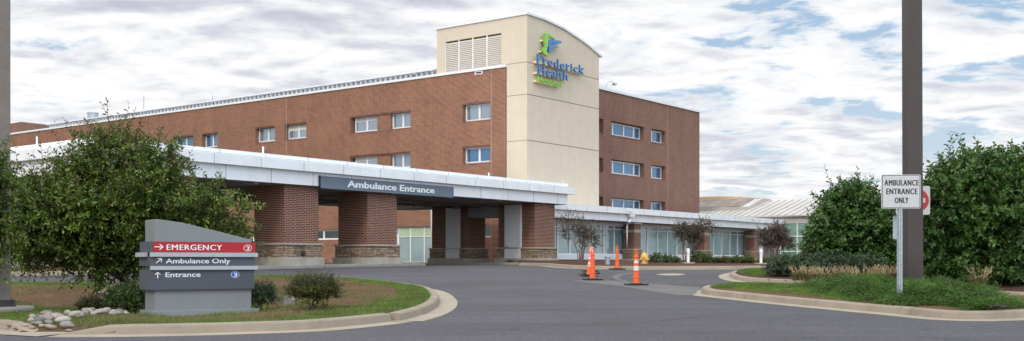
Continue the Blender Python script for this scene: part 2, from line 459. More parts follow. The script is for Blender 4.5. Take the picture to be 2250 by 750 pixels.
# ------------------------------------------------------------------ terrain
def catmull(P, n=6, closed=False):
    P = [np.array(p, float) for p in P]; out = []
    m = len(P)
    rng_ = range(m) if closed else range(m-1)
    for i in rng_:
        p0 = P[(i-1) % m] if closed or i > 0 else P[i]
        p1 = P[i]; p2 = P[(i+1) % m]
        p3 = P[(i+2) % m] if closed or i+2 < m else p2
        for k in range(n):
            t = k/n
            out.append(.5*((2*p1)+(-p0+p2)*t+(2*p0-5*p1+4*p2-p3)*t*t+(-p0+3*p1-3*p2+p3)*t**3))
    if not closed: out.append(P[-1])
    return np.array(out)
def px_path(pts, n=6, closed=False):
    return catmull([pg(x, y) for x, y in pts], n, closed)
def in_poly(x, y, poly):
    x = np.asarray(x, float); y = np.asarray(y, float); r = np.zeros(x.shape, bool)
    n = len(poly); j = n-1
    for i in range(n):
        xi, yi = poly[i]; xj, yj = poly[j]
        if yi != yj:
            c = ((yi > y) != (yj > y)) & (x < (xj-xi)*(y-yi)/(yj-yi)+xi)
            r ^= c
        j = i
    return r
def dist_poly(x, y, path, closed=True):
    x = np.asarray(x, float); y = np.asarray(y, float); d = np.full(x.shape, 1e9)
    n = len(path)
    for i in range(n if closed else n-1):
        a = path[i]; b = path[(i+1) % n]; ab = b-a; L2 = max(float(ab@ab), 1e-9)
        t = np.clip(((x-a[0])*ab[0]+(y-a[1])*ab[1])/L2, 0, 1)
        d = np.minimum(d, np.hypot(x-a[0]-t*ab[0], y-a[1]-t*ab[1]))
    return d
def sheet(name, x0, x1, y0, y1, step, zf, mat, poly=None, grow=.0, xs=None, ys=None, keepf=None, gap=None):
    if xs is None: xs = np.arange(x0, x1+step*.5, step); ys = np.arange(y0, y1+step*.5, step)
    X, Y = np.meshgrid(xs, ys); nx = len(xs); ny = len(ys)
    Z = zf(X, Y)
    V = np.stack([X.ravel(), Y.ravel(), Z.ravel()], 1)
    i = np.arange(ny-1)[:, None]*nx+np.arange(nx-1)[None, :]
    Q = np.stack([i, i+1, i+nx+1, i+nx], -1).reshape(-1, 4)
    if poly is not None:
        cx = V[Q].mean(1)
        keep = in_poly(cx[:, 0], cx[:, 1], poly)
        edge_ok = dist_poly(cx[:, 0], cx[:, 1], poly) > (.5*step+.05)
        if gap is not None: edge_ok |= np.hypot(cx[:, 0]-gap[0], cx[:, 1]-gap[1]) < 1.3
        keep &= edge_ok
        Q = Q[keep]
        used = np.unique(Q); mp = np.full(len(V), -1); mp[used] = np.arange(len(used)); V = V[used]; Q = mp[Q]
    if keepf is not None:
        cx = V[Q].mean(1); Q = Q[keepf(cx[:, 0], cx[:, 1])]
    me = bpy.data.meshes.new(name); me.vertices.add(len(V)); me.vertices.foreach_set('co', V.astype(np.float32).ravel())
    me.loops.add(len(Q)*4); me.loops.foreach_set('vertex_index', Q.astype(np.int32).ravel())
    me.polygons.add(len(Q)); me.polygons.foreach_set('loop_start', (np.arange(len(Q))*4).astype(np.int32))
    me.update(calc_edges=True); me.materials.append(MATS[mat])
    me.polygons.foreach_set('use_smooth', [True]*len(Q))
    o = bpy.data.objects.new(name, me); COL.objects.link(o)
    return o
def smooth01(t): t = np.clip(t, 0, 1); return t*t*(3-2*t)

def kerb(name, path, side, label, gutter=.44, top=.24, h=.155, taper0=False, taper1=False, joints=3.2, mat='concrete', zoff=0.0, gut=True):
    """path = line where kerb face meets the gutter; side=+1: the bed lies to the left of the path direction"""
    P = np.array(path); n = len(P)
    T = np.zeros_like(P); T[1:-1] = P[2:]-P[:-2]; T[0] = P[1]-P[0]; T[-1] = P[-1]-P[-2]
    T /= np.linalg.norm(T, axis=1)[:, None]
    Nn = np.stack([-T[:, 1], T[:, 0]], 1)*side
    s = np.concatenate([[0], np.cumsum(np.linalg.norm(P[1:]-P[:-1], axis=1))]); tot = s[-1]
    mb = MB(); mg = MB()
    rows = []; rg = []
    for i in range(n):
        hh = h
        if taper0: hh *= min(1, .10+s[i]/.9)
        if taper1: hh *= min(1, .10+(tot-s[i])/.9)
        def pt(d, z):
            x, y = P[i]+Nn[i]*d; return (x, y, g1(y)+z+zoff)
        rows.append([pt(-.0, -.05), pt(.0, .012), pt(.035, hh*.8), pt(.06, hh*.97), pt(.09, hh), pt(top, hh+.004), pt(top, -.08)])
        rg.append([pt(-gutter, -.03), pt(-gutter, .006), pt(-gutter*.5, .004), pt(.03, .009)])
    m = mb.mi(mat)
    def strips(b, R, mm):
        n0 = len(b.v); k = len(R[0])
        for r in R: b.v += r
        for i in range(len(R)-1):
            for j in range(k-1):
                b.f.append((n0+i*k+j, n0+i*k+j+1, n0+(i+1)*k+j+1, n0+(i+1)*k+j)); b.m.append(mm)
        return n0, k
    n0, k = strips(mb, rows, m)
    mb.f.append(tuple(range(n0, n0+k))); mb.m.append(m)
    mb.f.append(tuple(n0+(len(rows)-1)*k+j for j in range(k))); mb.m.append(m)
    # tooled joints: thin dark grooves standing 2 mm proud
    q = joints*.6; md = mb.mi('stucco_joint')
    while q < tot-.4:
        i = int(np.searchsorted(s, q)); i = max(1, min(n-1, i)); t = (q-s[i-1])/(s[i]-s[i-1]+1e-9)
        c = P[i-1]*(1-t)+P[i]*t; tt = T[i]; nn = Nn[i]
        def pt2(d, e, z):
            x, y = c+nn*d+tt*e; return (x, y, g1(y)+z+zoff)
        for (da, za, db, zb) in ((-.003, .014, .032, h*.8), (.032, h*.8, .057, h*.975), (.057, h*.975, .09, h+.004), (.09, h+.003, top-.01, h+.007)):
            a0 = pt2(da, -.018, za); a1_ = pt2(da, .018, za); b1 = pt2(db, .018, zb); b0 = pt2(db, -.018, zb)
            if not taper0 and not taper1 or 2 < q < tot-2: 
                nb = len(mb.v); mb.v += [a0, a1_, b1, b0]; mb.f.append((nb, nb+1, nb+2, nb+3)); mb.m.append(md)
        q += joints
    o = mb.build(name, smooth=False); tag(o, label, kind='structure')
    if gut:
        strips(mg, rg, mg.mi('concrete_gutter'))
        g = mg.build('gutter'); tag(g, 'pale concrete gutter along the '+label, kind='structure')
    return o
def dense(path, step=.35):
    P = np.array(path); s = np.concatenate([[0], np.cumsum(np.linalg.norm(P[1:]-P[:-1], axis=1))])
    q = np.linspace(0, s[-1], max(3, int(s[-1]/step)))
    return np.stack([np.interp(q, s, P[:, 0]), np.interp(q, s, P[:, 1])], 1)

# near-left island
A0 = [(-420, 700), (-150, 716), (0, 725), (33, 728.5), (66, 731.5)]
A1 = [(135, 735.5), (168, 736), (330, 735), (500, 731), (671, 725), (770, 717), (861, 707)]
A2 = [(880, 706), (914, 697), (940, 688), (962, 674), (965, 658), (942, 641), (886, 631), (808, 622), (752, 618), (668, 614), (559, 612), (470, 613), (400, 616)]
A3 = [(230, 627), (144, 630), (28, 629), (-200, 627), (-420, 630)]
pA0, pA1, pA2, pA3 = [dense(px_path(a)) for a in (A0, A1, A2, A3)]
kerb('kerb', pA0, 1, 'kerb left of the stone flume', taper1=True)
kerb('kerb', pA1, 1, 'kerb below the monument sign', taper0=True)
kerb('kerb', pA2, 1, 'kerb round the tip of the sign island', taper0=False)
kerb('kerb', pA3, 1, 'kerb behind the left light pole')
mgap = MB()
for (a, b) in ((pA0[-1], pA1[0]), (pA1[-1], pA2[0])):
    t = (b-a)/np.linalg.norm(b-a); nn = np.array([-t[1], t[0]])
    q = [a-nn*.5, b-nn*.5, b+nn*.45, a+nn*.45]
    mgap.face([(p[0], p[1], g1(p[1])+.011) for p in q], 'concrete_gutter')
tag(mgap.build('gutter'), 'pale concrete gutter bridging the kerb openings', kind='structure')
ISL_A = np.concatenate([pA0, pA1, pA2, pA3])
fx = np.arange(-28, 0, .4); fy = np.arange(14, 48, .4)
ysg = np.concatenate([[-400, -100, -20, 0], np.arange(2, 14, 2.0), fy, np.arange(48, 80, 2.0), [90, 120, 200, 400, 900, 2500]])
xsg = np.concatenate([[-2500, -900, -300, -120, -60, -40], fx, [0, 30, 60, 120, 300, 900, 2500.]])
def hollow(X, Y): return ~(in_poly(X, Y, ISL_A) & (dist_poly(X, Y, ISL_A) > 3.1))
o = sheet('ground', 0, 0, 0, 0, 1, lambda X, Y: np.where(Y > 0, ground(np.maximum(Y, 0)), 0)-.03, 'far_ground', xs=xsg, ys=ysg, keepf=hollow)
tag(o, 'ground under and around the hospital site', kind='structure')
o = sheet('road', 0, 0, 0, 0, 1, lambda X, Y: np.where(Y > 0, ground(np.maximum(Y, 0)), 0), 'asphalt',
          xs=np.concatenate([np.arange(-60, -28, 4.0), fx, np.arange(0, 61, 4.0)]), ys=np.concatenate([[-10, 0], np.arange(2, 14, 1.0), fy, np.arange(48, 88, 1.0)]), keepf=hollow)
tag(o, 'grey asphalt driveway sloping up to the hospital', kind='structure')
def zA(X, Y):
    d = dist_poly(X, Y, ISL_A)
    z = ground(Y)+.135-.50*smooth01((d-2.2)/4.2)
    z = z+.025*np.sin(X*1.9+Y*.7)*np.sin(Y*1.3-X*.4)*smooth01(d/2)
    # flume where the river stones lie
    gm_ = (pA0[-1]+pA1[0])/2
    fl = np.exp(-(np.maximum(np.abs(X-gm_[0])-.85, 0)/.55)**2-(np.maximum(np.abs(Y-gm_[1])-.15, 0)/.5)**2)
    return z-.128*fl
o = sheet('lawn', -28, 0, 16, 46, .2, zA, 'lawn_soil', ISL_A, .22, gap=(pA0[-1]+pA1[0])/2)
tag(o, 'patchy grass hollow behind the monument sign', kind='structure')

# near-right island
B0 = [(2900, 662), (2500, 684), (2250, 699), (2100, 702), (1963, 690), (1720, 667), (1600, 654), (1552, 648.5), (1540, 642), (1560, 636.5), (1610, 636), (1817, 643), (1950, 651), (2190, 665), (2270, 667)]
pB = dense(px_path(B0))
kerb('kerb', pB, -1, 'kerb round the island with the juniper bed', top=.28)
ISL_B = np.concatenate([pB, [np.array(pg(2500, 664))]])
def zB(X, Y):
    d = dist_poly(X, Y, ISL_B)
    return ground(Y)+.14+.13*smooth01(d/1.6)
o = sheet('planting_bed', 2, 22, 17, 36, .2, zB, 'lawn_soil', ISL_B, .2)
tag(o, 'grass and soil of the right island', kind='structure')
# island in the middle distance
M0 = [(2900, 690), (2400, 662), (2250, 656), (2133, 649), (2000, 640.5), (1853, 630), (1733, 625), (1650, 620), (1625, 617), (1607, 612), (1603, 606), (1622, 600.5), (1655, 598), (1693, 596), (1900, 594), (2300, 596), (2900, 604)]
pM = dense(px_path(M0), .5)
kerb('kerb', pM, -1, 'kerb round the island of trees and plume grass', top=.26)
ISL_M = pM
def zM(X, Y):
    d = dist_poly(X, Y, ISL_M)
    return ground(Y)+.14+.12*smooth01(d/2.5)
o = sheet('planting_bed', 6, 60, 20, 60, .4, zM, 'mulch', ISL_M, .2)
tag(o, 'mulched ground under the trees on the right', kind='structure')
# kerb and bed in front of the glazed wing
W0 = [(1140, 583.2), (1190, 584), (1235, 588), (1300, 591), (1400, 592), (1500, 592), (1600, 591.5), (1700, 590.5), (1850, 590), (2300, 590)]
pW = dense(px_path(W0), .6)
kerb('kerb', pW, 1, 'kerb in front of the glazed wing')
BED_W = np.concatenate([pW, [np.array(pg(2300, 590))+[0, 45]], [np.array((30., 125.)), np.array((-2., 92.))]])
def zW(X, Y):
    d = dist_poly(X, Y, pW, False)
    return ground(Y)+.14+.16*smooth01((d-.5)/9)
o = sheet('planting_bed', -6, 70, 55, 130, .8, zW, 'mulch', BED_W, .1)
tag(o, 'brown mulch bed in front of the glazed wing', kind='structure')
# back-left bed
K0 = [(-500, 607), (-200, 606.5), (30, 605.5), (200, 603), (350, 600), (470, 595), (545, 591)]
pK = dense(px_path(K0), .6)
kerb('kerb', pK, 1, 'kerb across the driveway behind the tree')
BED_K = np.concatenate([pK, [np.array((-16., 72.)), np.array((-90., 80.)), np.array((-90., 50.))]])
def zK(X, Y):
    d = dist_poly(X, Y, pK, False)
    return ground(Y)+.14+.10*smooth01(d/6)
o = sheet('lawn', -90, -10, 40, 82, .6, zK, 'lawn_soil', BED_K, .1)
tag(o, 'grass strip across the driveway behind the tree', kind='structure')

# old-asphalt patch and swept strip between the cones
def flat(name, pts, mat, h, label, smooth=True):
    P = px_path(pts, 6, True) if smooth else np.array([pg(*p) for p in pts])
    xs0, xs1 = P[:, 0].min(), P[:, 0].max(); y0, y1 = P[:, 1].min(), P[:, 1].max()
    mb = MB(); mb.face([(p[0], p[1], g1(p[1])+h) for p in P], mat)
    me = mb.build(name)
    bm = bmesh.new(); bm.from_mesh(me.data); bmesh.ops.triangulate(bm, faces=bm.faces); bm.to_mesh(me.data); bm.free()
    return tag(me, label, kind='structure')
flat('road', [(1258, 617.5), (1335, 616.5), (1420, 623), (1480, 628), (1538, 632), (1535, 641), (1508, 650), (1440, 642), (1350, 628)], 'asphalt_old', .006, 'pale worn asphalt strip between the cones')
flat('road', [(1400, 599.5), (1360, 603), (1345, 608), (1350, 614), (1365, 619.5), (1388, 621.5), (1366, 614), (1362, 608.5), (1374, 604.5), (1402, 601)], 'asphalt_old', .010, 'curved pale scar in the asphalt by the cones')
flat('road', [(1443, 603.5), (1460, 601.6), (1490, 601.6), (1505, 603.5), (1490, 605.6), (1460, 605.6)], 'concrete_gutter', .006, 'pale concrete patch in the driveway')
# paved slab under the canopy's end and by the facade
mb = MB()
for (u0, u1, v0, v1, z1) in ((-9.5, -.02, -7.4, 12, .15), ):
    P = [wxy(u0, v0), wxy(u1, v0), wxy(u1, v1), wxy(u0, v1)]
    n = len(mb.v)
    mb.v += [(p.x, p.y, g1(p.y)-.1) for p in P]+[(p.x, p.y, 1.345+z1) for p in P]
    for q in ((4, 5, 6, 7), (0, 1, 5, 4), (1, 2, 6, 5), (2, 3, 7, 6), (3, 0, 4, 7)): mb.f.append(tuple(n+i for i in q)); mb.m.append(mb.mi('walk'))
tag(mb.build('pavement'), 'concrete pavement under the far end of the canopy', kind='structure')
# raised kerb islands under the canopy pillars
mb = MB()
for (pa, pb) in ((470, 714), (720, 938)):
    u0 = pu(pa, -7.2); u1 = pu(pb, -7.2)
    P = [wxy(u0, -7.1), wxy(u1, -7.1), wxy(u1, -2.9), wxy(u0, -2.9)]
    n = len(mb.v)
    mb.v += [(p.x, p.y, g1(p.y)-.1) for p in P]+[(p.x, p.y, g1(p.y)+.16) for p in P]
    for q in ((4, 5, 6, 7), (0, 1, 5, 4), (1, 2, 6, 5), (2, 3, 7, 6), (3, 0, 4, 7)): mb.f.append(tuple(n+i for i in q)); mb.m.append(mb.mi('concrete_grey'))
o = tag(mb.build('kerb', bevel=.02), 'raised concrete kerbs under the front canopy pillars', kind='structure')

# ------------------------------------------------------------------ hospital building
HOSP = empty('hospital_building', C0.x, C0.y, 1.345, TH, 'four-storey red brick building with a tan tower and louvred top', 'building')
O = (0, 0, 1.345)
ROOF = 17.54
vT = pv(1113, 0)
def zl(py, px, u=0.0):   # height of a photo point on the facade plane u
    v = pv(px, u); return hz(py, wxy(u, v).y)
def zr(py, px, v=0.0):
    u = pu(px, v); return hz(py, wxy(u, v).y)
FU = -.06     # brick face, slightly proud of the tower
# openings in the left facade
rows = [(zl(262.5, 1077), zl(222, 1077)), (zl(356.5, 1077), zl(318.5, 1077))]
wins = []   # (pxL, pxR, row)
for pl, pr, r in ((380, 425, 0), (444, 478, 0), (561, 604, 0), (626, 673, 0), (1016, 1077, 0), (1016, 1077, 1)):
    wins.append((pv(pr, FU), pv(pl, FU), *rows[r]))
pair = [(pv(902, FU), pv(769, FU), *r) for r in rows]
store = (pv(962, FU), pv(845, FU), 1.40, zl(498, 910))
low1 = (pv(760, FU), pv(640, FU), zl(527, 720), zl(505, 720))
low2 = (pv(1079, FU), pv(1050, FU), zl(522, 1072), zl(495, 1072))
sdoor = (pv(572, FU), pv(548, FU), 1.40, zl(518, 560))
holes = wins+pair+[store, low1, low2, sdoor]
VEND = pv(22, FU)+14
mb = MB()
wall(mb, 'u', FU, vT, VEND, 1.0, ROOF-.02, holes, .62, 'brick')
# shallow string course and soldier bands read as slightly proud bricks
mb2 = MB()
mb.box(FU+.5, 25, VEND-.01, VEND+.3, 1.0, ROOF-.05, 'brick')
w = mb.build('brick_wall', HOSP, off=O, fixn=False)
# expansion joints
mj = MB()
for px in (1079.5, 1035, 629, 594):
    v = pv(px, FU); 
    if px == 1079.5 or px == 629: mj = MB(); mj.box(FU-.012, FU+.02, v-.02, v+.02, 1.3, ROOF-.2, 'stone_cap'); child('wall_joint', HOSP, mj, off=O)
# recessed window infill of the pairs
for (a, b, z0, z1), rr in zip(pair, (0, 1)):
    m_ = MB(); va = pv(854, FU); vb = pv(827, FU); m_.box(FU+.16, FU+.58, va-.06, vb+.04, z0, z1, 'brick')
    child('brick_panel', HOSP, m_, off=O)
    window(HOSP, 'u', FU+.50, vb+.04, b-.22, z0+.05, z1-.05, O, blind=(.22, 'blind'))
    window(HOSP, 'u', FU+.50, a+.0, va-.06, z0+.05, z1-.05, O)
for i, (a, b, z0, z1) in enumerate(wins):
    window(HOSP, 'u', FU+.50, a, b, z0+.05, z1-.05, O, pane=('pane_blue' if i in (0, 1, 5) else 'pane_sky'), blind=((.35, 'blind') if i == 3 else None))
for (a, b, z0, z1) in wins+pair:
    m_ = MB(); m_.box(FU+.04, FU+.44, a+.002, b-.002, z1-.11, z1-.002, 'brick_dark_shade'); child('lintel_shade', HOSP, m_, off=O)  # dark brick bar that also paints in the shadow under each window head
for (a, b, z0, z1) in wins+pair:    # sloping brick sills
    m_ = MB(); m_.prism([(FU-.03, z0-.10), (FU-.03, z0), (FU+.36, z0+.055), (FU+.36, z0-.10)], 'y', a+.0, b, 'brick_dark_shade'); child('sill', HOSP, m_, off=O)
window(HOSP, 'u', FU+.25, store[0], store[1]-1.5, 1.45, store[3], O, mull=(.36, .70), pane='pane_teal', trans=(.72,), fw=.08, blind=(.24, 'blind_green'), name='storefront')
window(HOSP, 'u', FU+.25, low1[0], low1[1], low1[2], low1[3], O, mull=(.42,), pane='pane_dark')
window(HOSP, 'u', FU+.25, low2[0], low2[1], low2[2], low2[3], O, pane='pane_dark', mull=())
# entrance door beside the storefront
dv1 = store[1]-.02; dv0 = store[1]-1.5
m_ = MB(); m_.box(.16, .24, dv0, dv1, 1.45, 3.95, 'white_frame'); m_.box(.17, .23, dv0, dv1, 3.95, store[3], 'pane_teal')
d_ = child('door', HOSP, m_, off=O)
m_ = MB(); m_.box(.13, .15, dv0+.18, dv1-.15, 1.75, 3.8, 'pane_teal'); child('pane', d_, m_, off=O)
m_ = MB(); m_.box(.04, .12, dv0+.06, dv0+.10, 2.45, 2.75, 'black_iron'); child('handle', d_, m_, off=O)
m_ = MB(); m_.box(.10, .18, sdoor[0], sdoor[1], 1.4, sdoor[3], 'white_trim'); d_ = child('door', HOSP, m_, off=O); d_['label'] = 'white service door'
m_ = MB(); m_.box(.02, .09, sdoor[0]+.12, sdoor[0]+.24, 2.4, 2.5, 'black_iron'); child('handle', d_, m_, off=O)
# parapet cap, wall screen with brackets, their shadows painted as grey ticks, on the left roof
m_ = MB(); m_.box(FU-.10, FU+.4, vT-.02, VEND+.35, ROOF-.18, ROOF+.02, 'white_trim'); child('parapet_cap', HOSP, m_, off=O)
vs0, vs1 = pv(958, .5), pv(105, .5)
m_ = MB(); m_.box(.75, .80, vs0, vs1, ROOF+.0, ROOF+.52, 'white_trim'); m_.box(.30, .80, vs0, vs1, ROOF+.5, ROOF+.60, 'white_trim')
v = vs0+.3
while v < vs1: m_.box(.72, .745, v, v+.09, ROOF+.14, ROOF+.42, 'stone_cap'); m_.box(.42, .70, v+.05, v+.1, ROOF+.1, ROOF+.49, 'white_trim'); v += .62
child('roof_rail', HOSP, m_, off=O)
m_ = MB(); m_.box(.38, 24.9, 3.1, VEND, 17.25, 17.35, 'roof_membrane'); child('roof', HOSP, m_, off=O)
m_ = MB(); u_ = pv(1052, FU); m_.box(FU-.02, FU+.02, u_-.42, u_+.42, zl(164, 1052), zl(157, 1052), 'white_trim'); m_.box(FU-.03, FU-.021, u_-.3, u_+.3, zl(164, 1052)+.07, zl(157, 1052)-.07, 'dark_void')
child('wall_vent', HOSP, m_, off=O)
# tower with curved top
LT = pv(960, 0); UT = pu(1316, 0)
prof = [(pu(px, 0), zr(py, px)) for px, py in ((1158.0, 32), (1196, 45), (1238, 65), (1280, 93), (1300, 109), (1316, 123))]
prof[0] = (0.0, prof[0][1]); zt0 = prof[0][1]
lv0, lv1 = pv(1101.5, 0), pv(978, 0); lz1 = zl(72.5, 1101.5); lz0 = ROOF+.02
m_ = MB()
wall(m_, 'u', 0, 0, vT, 1.0, ROOF, [], .3, 'stucco'); wall(m_, 'u', 0, 0, LT, ROOF, zt0, [(lv0, lv1, lz0, lz1)], .3, 'stucco')
pts = [(0, 1.0)]+prof+[(UT, 1.0)]
m_.face([(a, 0, b) for a, b in pts], 'stucco')
m_.face([(a, LT, b) for a, b in pts], 'stucco')
m_.face([(UT, 0, 1.0), (UT, LT, 1.0), (UT, LT, prof[-1][1]), (UT, 0, prof[-1][1])], 'stucco')
m_.face([(.3, lv0-.01, lz0-.2), (.3, lv1+.01, lz0-.2), (.3, lv1+.01, lz1+.01), (.3, lv0-.01, lz1+.01)], 'dark_void')
for i in range(len(prof)-1):
    (a, b), (c, d) = prof[i], prof[i+1]
    m_.face([(a, 0, b), (c, 0, d), (c, LT, d), (a, LT, b)], 'stucco')
tw = m_.build('tower_wall', HOSP, off=O, fixn=False)
m_ = MB()   # roof cap following the curve
for i in range(len(prof)-1):
    (a, b), (c, d) = prof[i], prof[i+1]
    if i == 0: a -= .12
    if i == len(prof)-2: sl = (d-b)/(c-a); c += .35; d += sl*.35
    m_.prism([(a, b+.005), (c, d+.005), (c, d+.17), (a, b+.17)], 'y', -.14, LT+.12, 'white_trim')
child('roof_cap', HOSP, m_, off=O)
m_ = MB()
for px, py, in ((1158, 136), (1158, 207), (1158, 308)):
    z = hz(py, C0.y); m_.box(-.012, UT+.0, -.006, .004, z-.03, z+.03, 'stucco_joint'); m_.box(-.006, .004, .0, vT, z-.02, z+.02, 'stucco_joint')
m_.box(UT*.0+UT-.002, UT+.004, .0, .01, 2, 15, 'stucco_joint')
child('wall_joint', HOSP, m_, off=O)
nl = 4; pw = (lv1-lv0)/nl
for i in range(nl):
    m_ = MB(); a = lv0+pw*i; b = a+pw
    z = lz0+.06
    while z < lz1-.12:
        m_.face([(.06, a+.05, z), (.06, b-.05, z), (.13, b-.05, z+.14), (.13, a+.05, z+.14)], 'louver')
        m_.face([(.06, a+.05, z), (.06, b-.05, z), (.06, b-.05, z-.03), (.06, a+.05, z-.03)], 'louver'); z += .155
    lo = child('louver', HOSP, m_, off=O, fixn=False)
    m_ = MB(); m_.box(.02, .10, b-.055 if i < nl-1 else b-.05, b+.055 if i < nl-1 else b, lz0, lz1, 'white_frame')
    child('louver_frame', lo, m_, off=O)
# right facade
VR = 2.7; UE = pu(1537, VR); u0r = UT
rz = [(zr(296, 1343, VR), zr(266, 1343, VR)), (zr(381, 1343, VR), zr(350, 1343, VR)), (zr(458, 1343, VR)-.3, zr(434, 1343, VR))]
rh = []
for z0, z1 in rz:
    rh += [(pu(1343, VR), pu(1415, VR), z0, z1), (pu(1431, VR), pu(1462, VR), z0+.0, z1), (pu(1300, VR), pu(1325.5, VR), z0, z1)]
m_ = MB(); wall(m_, 'v', VR, pu(1290, VR), UE, 1.0, ROOF-.02, rh, .62, 'brick_dark_shade')
m_.face([(UE, VR, 1), (UE, 30, 1), (UE, 30, ROOF-.02), (UE, VR, ROOF-.02)], 'brick_dark_shade')
m_.face([(FU+.5, 30, 1), (UE, 30, 1), (UE, 30, ROOF-.02), (FU+.5, 30, ROOF-.02)], 'brick_dark_shade')
child('brick_wall', HOSP, m_, off=O, fixn=False)
for (a, b, z0, z1) in rh:
    if b-a > 3.0: window(HOSP, 'v', VR+.50, a, b-.02, z0+.04, z1-.04, O, mull=(.16, .49, .80), pane='pane_blue')
    else: window(HOSP, 'v', VR+.50, a, b-.02, z0+.04, z1-.04, O, mull=(.30,), pane='pane_blue')
    m_ = MB(); m_.prism([(VR-.03, z0-.10), (VR-.03, z0), (VR+.36, z0+.05), (VR+.36, z0-.10)], 'x', a, b, 'brick_dark_shade'); child('sill', HOSP, m_, off=O)
m_ = MB(); m_.box(UT-.5, UE+.12, VR-.12, VR+.35, ROOF-.02, ROOF+.2, 'white_trim'); m_.box(UE-.3, UE+.12, VR+.35, 30, ROOF-.02, ROOF+.2, 'white_trim'); child('parapet_cap', HOSP, m_, off=O)
m_ = MB(); u_ = pu(1467, VR); m_.box(u_-.02, u_+.02, VR-.012, VR+.02, 1.3, ROOF-.1, 'stone_cap'); child('wall_joint', HOSP, m_, off=O)
m_ = MB(); m_.box(UT-.5, UE-.3, VR+.35, 30, 17.25, 17.35, 'roof_membrane'); child('roof', HOSP, m_, off=O)
# penthouse far left
vp = pv(46.5, 6); vq = pv(10, 6); m_ = MB(); m_.box(6, 12, vp, vq, 17.3, zl(268, 46, 6), 'brick_dark_shade'); child('penthouse', HOSP, m_, off=O)

def local(u, v, z): # frame -> world
    p = wxy(u, v); return (p.x, p.y, z)
# lettering and emblem on the tower
SP = -.30
LS = empty('hospital_sign', *local(pu(1180, SP), 0, zr(178, 1180, SP)), TH, 'blue and green dimensional letters with an F emblem high on the tan tower', 'sign')
so = (pu(1180, SP), 0, zr(178, 1180, SP))
def sign_line(name, body, pxa, pxb, py_base, py_top, mat, side, serif, spacing, off):
    ua, ub = pu(pxa, SP), pu(pxb, SP); zb = zr(py_base, pxa, SP); zt = zr(py_top, pxa, SP)
    v, f, nz = text_verts('H', off); ch = v[:, 1].max(); cap = zt-zb
    def extra(mb):
        if not serif: return
        full, _, _ = text_verts(body, off, .5, spacing); mn, mx = full[:, 0].min(), full[:, 0].max()
        k = (ub-ua)/(mx-mn)
        for i, chh in enumerate(body):
            pv_, _, _ = text_verts(body[:i+1], off, .5, spacing); r = (pv_[:, 0].max()-mn)*k
            cv, _, _ = text_verts(chh, off, .5); wch = (cv[:, 0].max()-cv[:, 0].min())*k; l = r-wch
            st = wch*.30 if chh in 'FHhkdrn' else wch
            bars = []
            b_ = cap*.085; e = cap*.10
            if chh == 'F': bars = [(l-e, l+st+e, 0, b_), (l-e, l+st, cap-b_, cap), (r-.03, r+.05, cap*.72, cap)]
            if chh == 'H': bars = [(l-e, l+st+e*.6, 0, b_), (r-st-e*.6, r+e, 0, b_), (l-e, l+st+e*.6, cap-b_, cap), (r-st-e*.6, r+e, cap-b_, cap)]
            if chh == 'r': bars = [(l-e, l+wch*.45+e, 0, b_), (l-e, l+.02, cap*.66, cap*.76)]
            if chh == 'd': bars = [(r-.02, r+e, 0, b_), (r-wch*.3-e, r-wch*.25, cap*.98, cap*1.07)]
            if chh == 'h': bars = [(l-e, l+wch*.3+e*.4, 0, b_), (r-wch*.3-e*.4, r+e, 0, b_), (l-e, l+.02, cap*.98, cap*1.07)]
            if chh == 'k': bars = [(l-e, l+wch*.3+e*.5, 0, b_), (r-wch*.35, r+e, 0, b_), (l-e, l+.02, cap*.98, cap*1.07), (r-wch*.4, r+e*.6, cap*.65, cap*.74)]
            if chh in 'il': bars = [(l-e, r+e, 0, b_), (l-e, l+.02, cap*(.66 if chh == 'i' else .98), cap*(.76 if chh == 'i' else 1.07))]
            if chh in 'at': bars = [(r-.02, r+e, 0, b_)]
            for (x0, x1, z0, z1) in bars:
                mb.box(x0+ua-so[0], x1+ua-so[0], SP-.122, SP+.0, zb+z0-so[2], zb+z1-so[2], mat)
    return text_obj(name, LS, body, ua, ub, SP, zb, cap, .12, mat, side, offset=off, spacing=spacing, ox=so[0], oz=so[2], extra=extra)
sign_line('lettering', 'Frederick', 1179, 1281, 138.5, 120, 'logo_blue_face', 'logo_blue', True, 1.16, .004)
sign_line('lettering', 'Health', 1181, 1245, 162.5, 143.5, 'logo_blue_face', 'logo_blue', True, 1.16, .004)
sign_line('lettering', 'Hospital', 1180, 1232, 180.5, 168, 'logo_green_face', 'logo_green', False, 1.06, .006)
def emblem(name, pts, mat, side, d=.18):
    m_ = MB(); P = [(pu(1150+x/5, SP)-so[0], zr(60+y/5, 1150+x/5, SP)-so[2]) for x, y in pts]
    m_.prism(P, 'y', SP-d, SP+.0, mat, side); return child(name, LS, m_)
emblem('emblem', [(217, 68), (245, 66), (335, 126), (345, 136), (322, 135), (256, 104), (254, 205), (248, 228), (238, 232), (222, 218)], 'logo_green_face', 'logo_green')
emblem('emblem', [(222, 220), (248, 226), (243, 245), (240, 262), (246, 288), (262, 308), (288, 320), (262, 324), (236, 316), (210, 296), (194, 270), (196, 245), (206, 229)], 'logo_green_face', 'logo_green')
emblem('emblem', [(262, 138), (292, 134), (345, 148), (362, 146), (392, 154), (405, 168), (398, 182), (360, 190), (335, 184), (290, 176), (287, 202), (345, 214), (388, 222), (355, 232), (318, 236), (290, 236), (284, 276), (262, 282), (262, 210)], 'logo_blue_face', 'logo_blue', .16)
m_ = MB()
for (xa, xb, ya, yb) in ((1172, 1276, 133, 138), (1172, 1240, 157, 161.5), (1171, 1228, 175, 179), (1185.5, 1200, 86, 90), (1182, 1192, 110, 114)):
    a, b = pu(xa, 0), pu(xb, 0); z1 = zr(ya, xa, -.2); z0 = zr(yb, xa, -.2); m_.box(a-so[0], b-so[0]-.4, SP+.005, .0, z0-so[2], z1-so[2], 'raceway')
child('raceway', LS, m_)

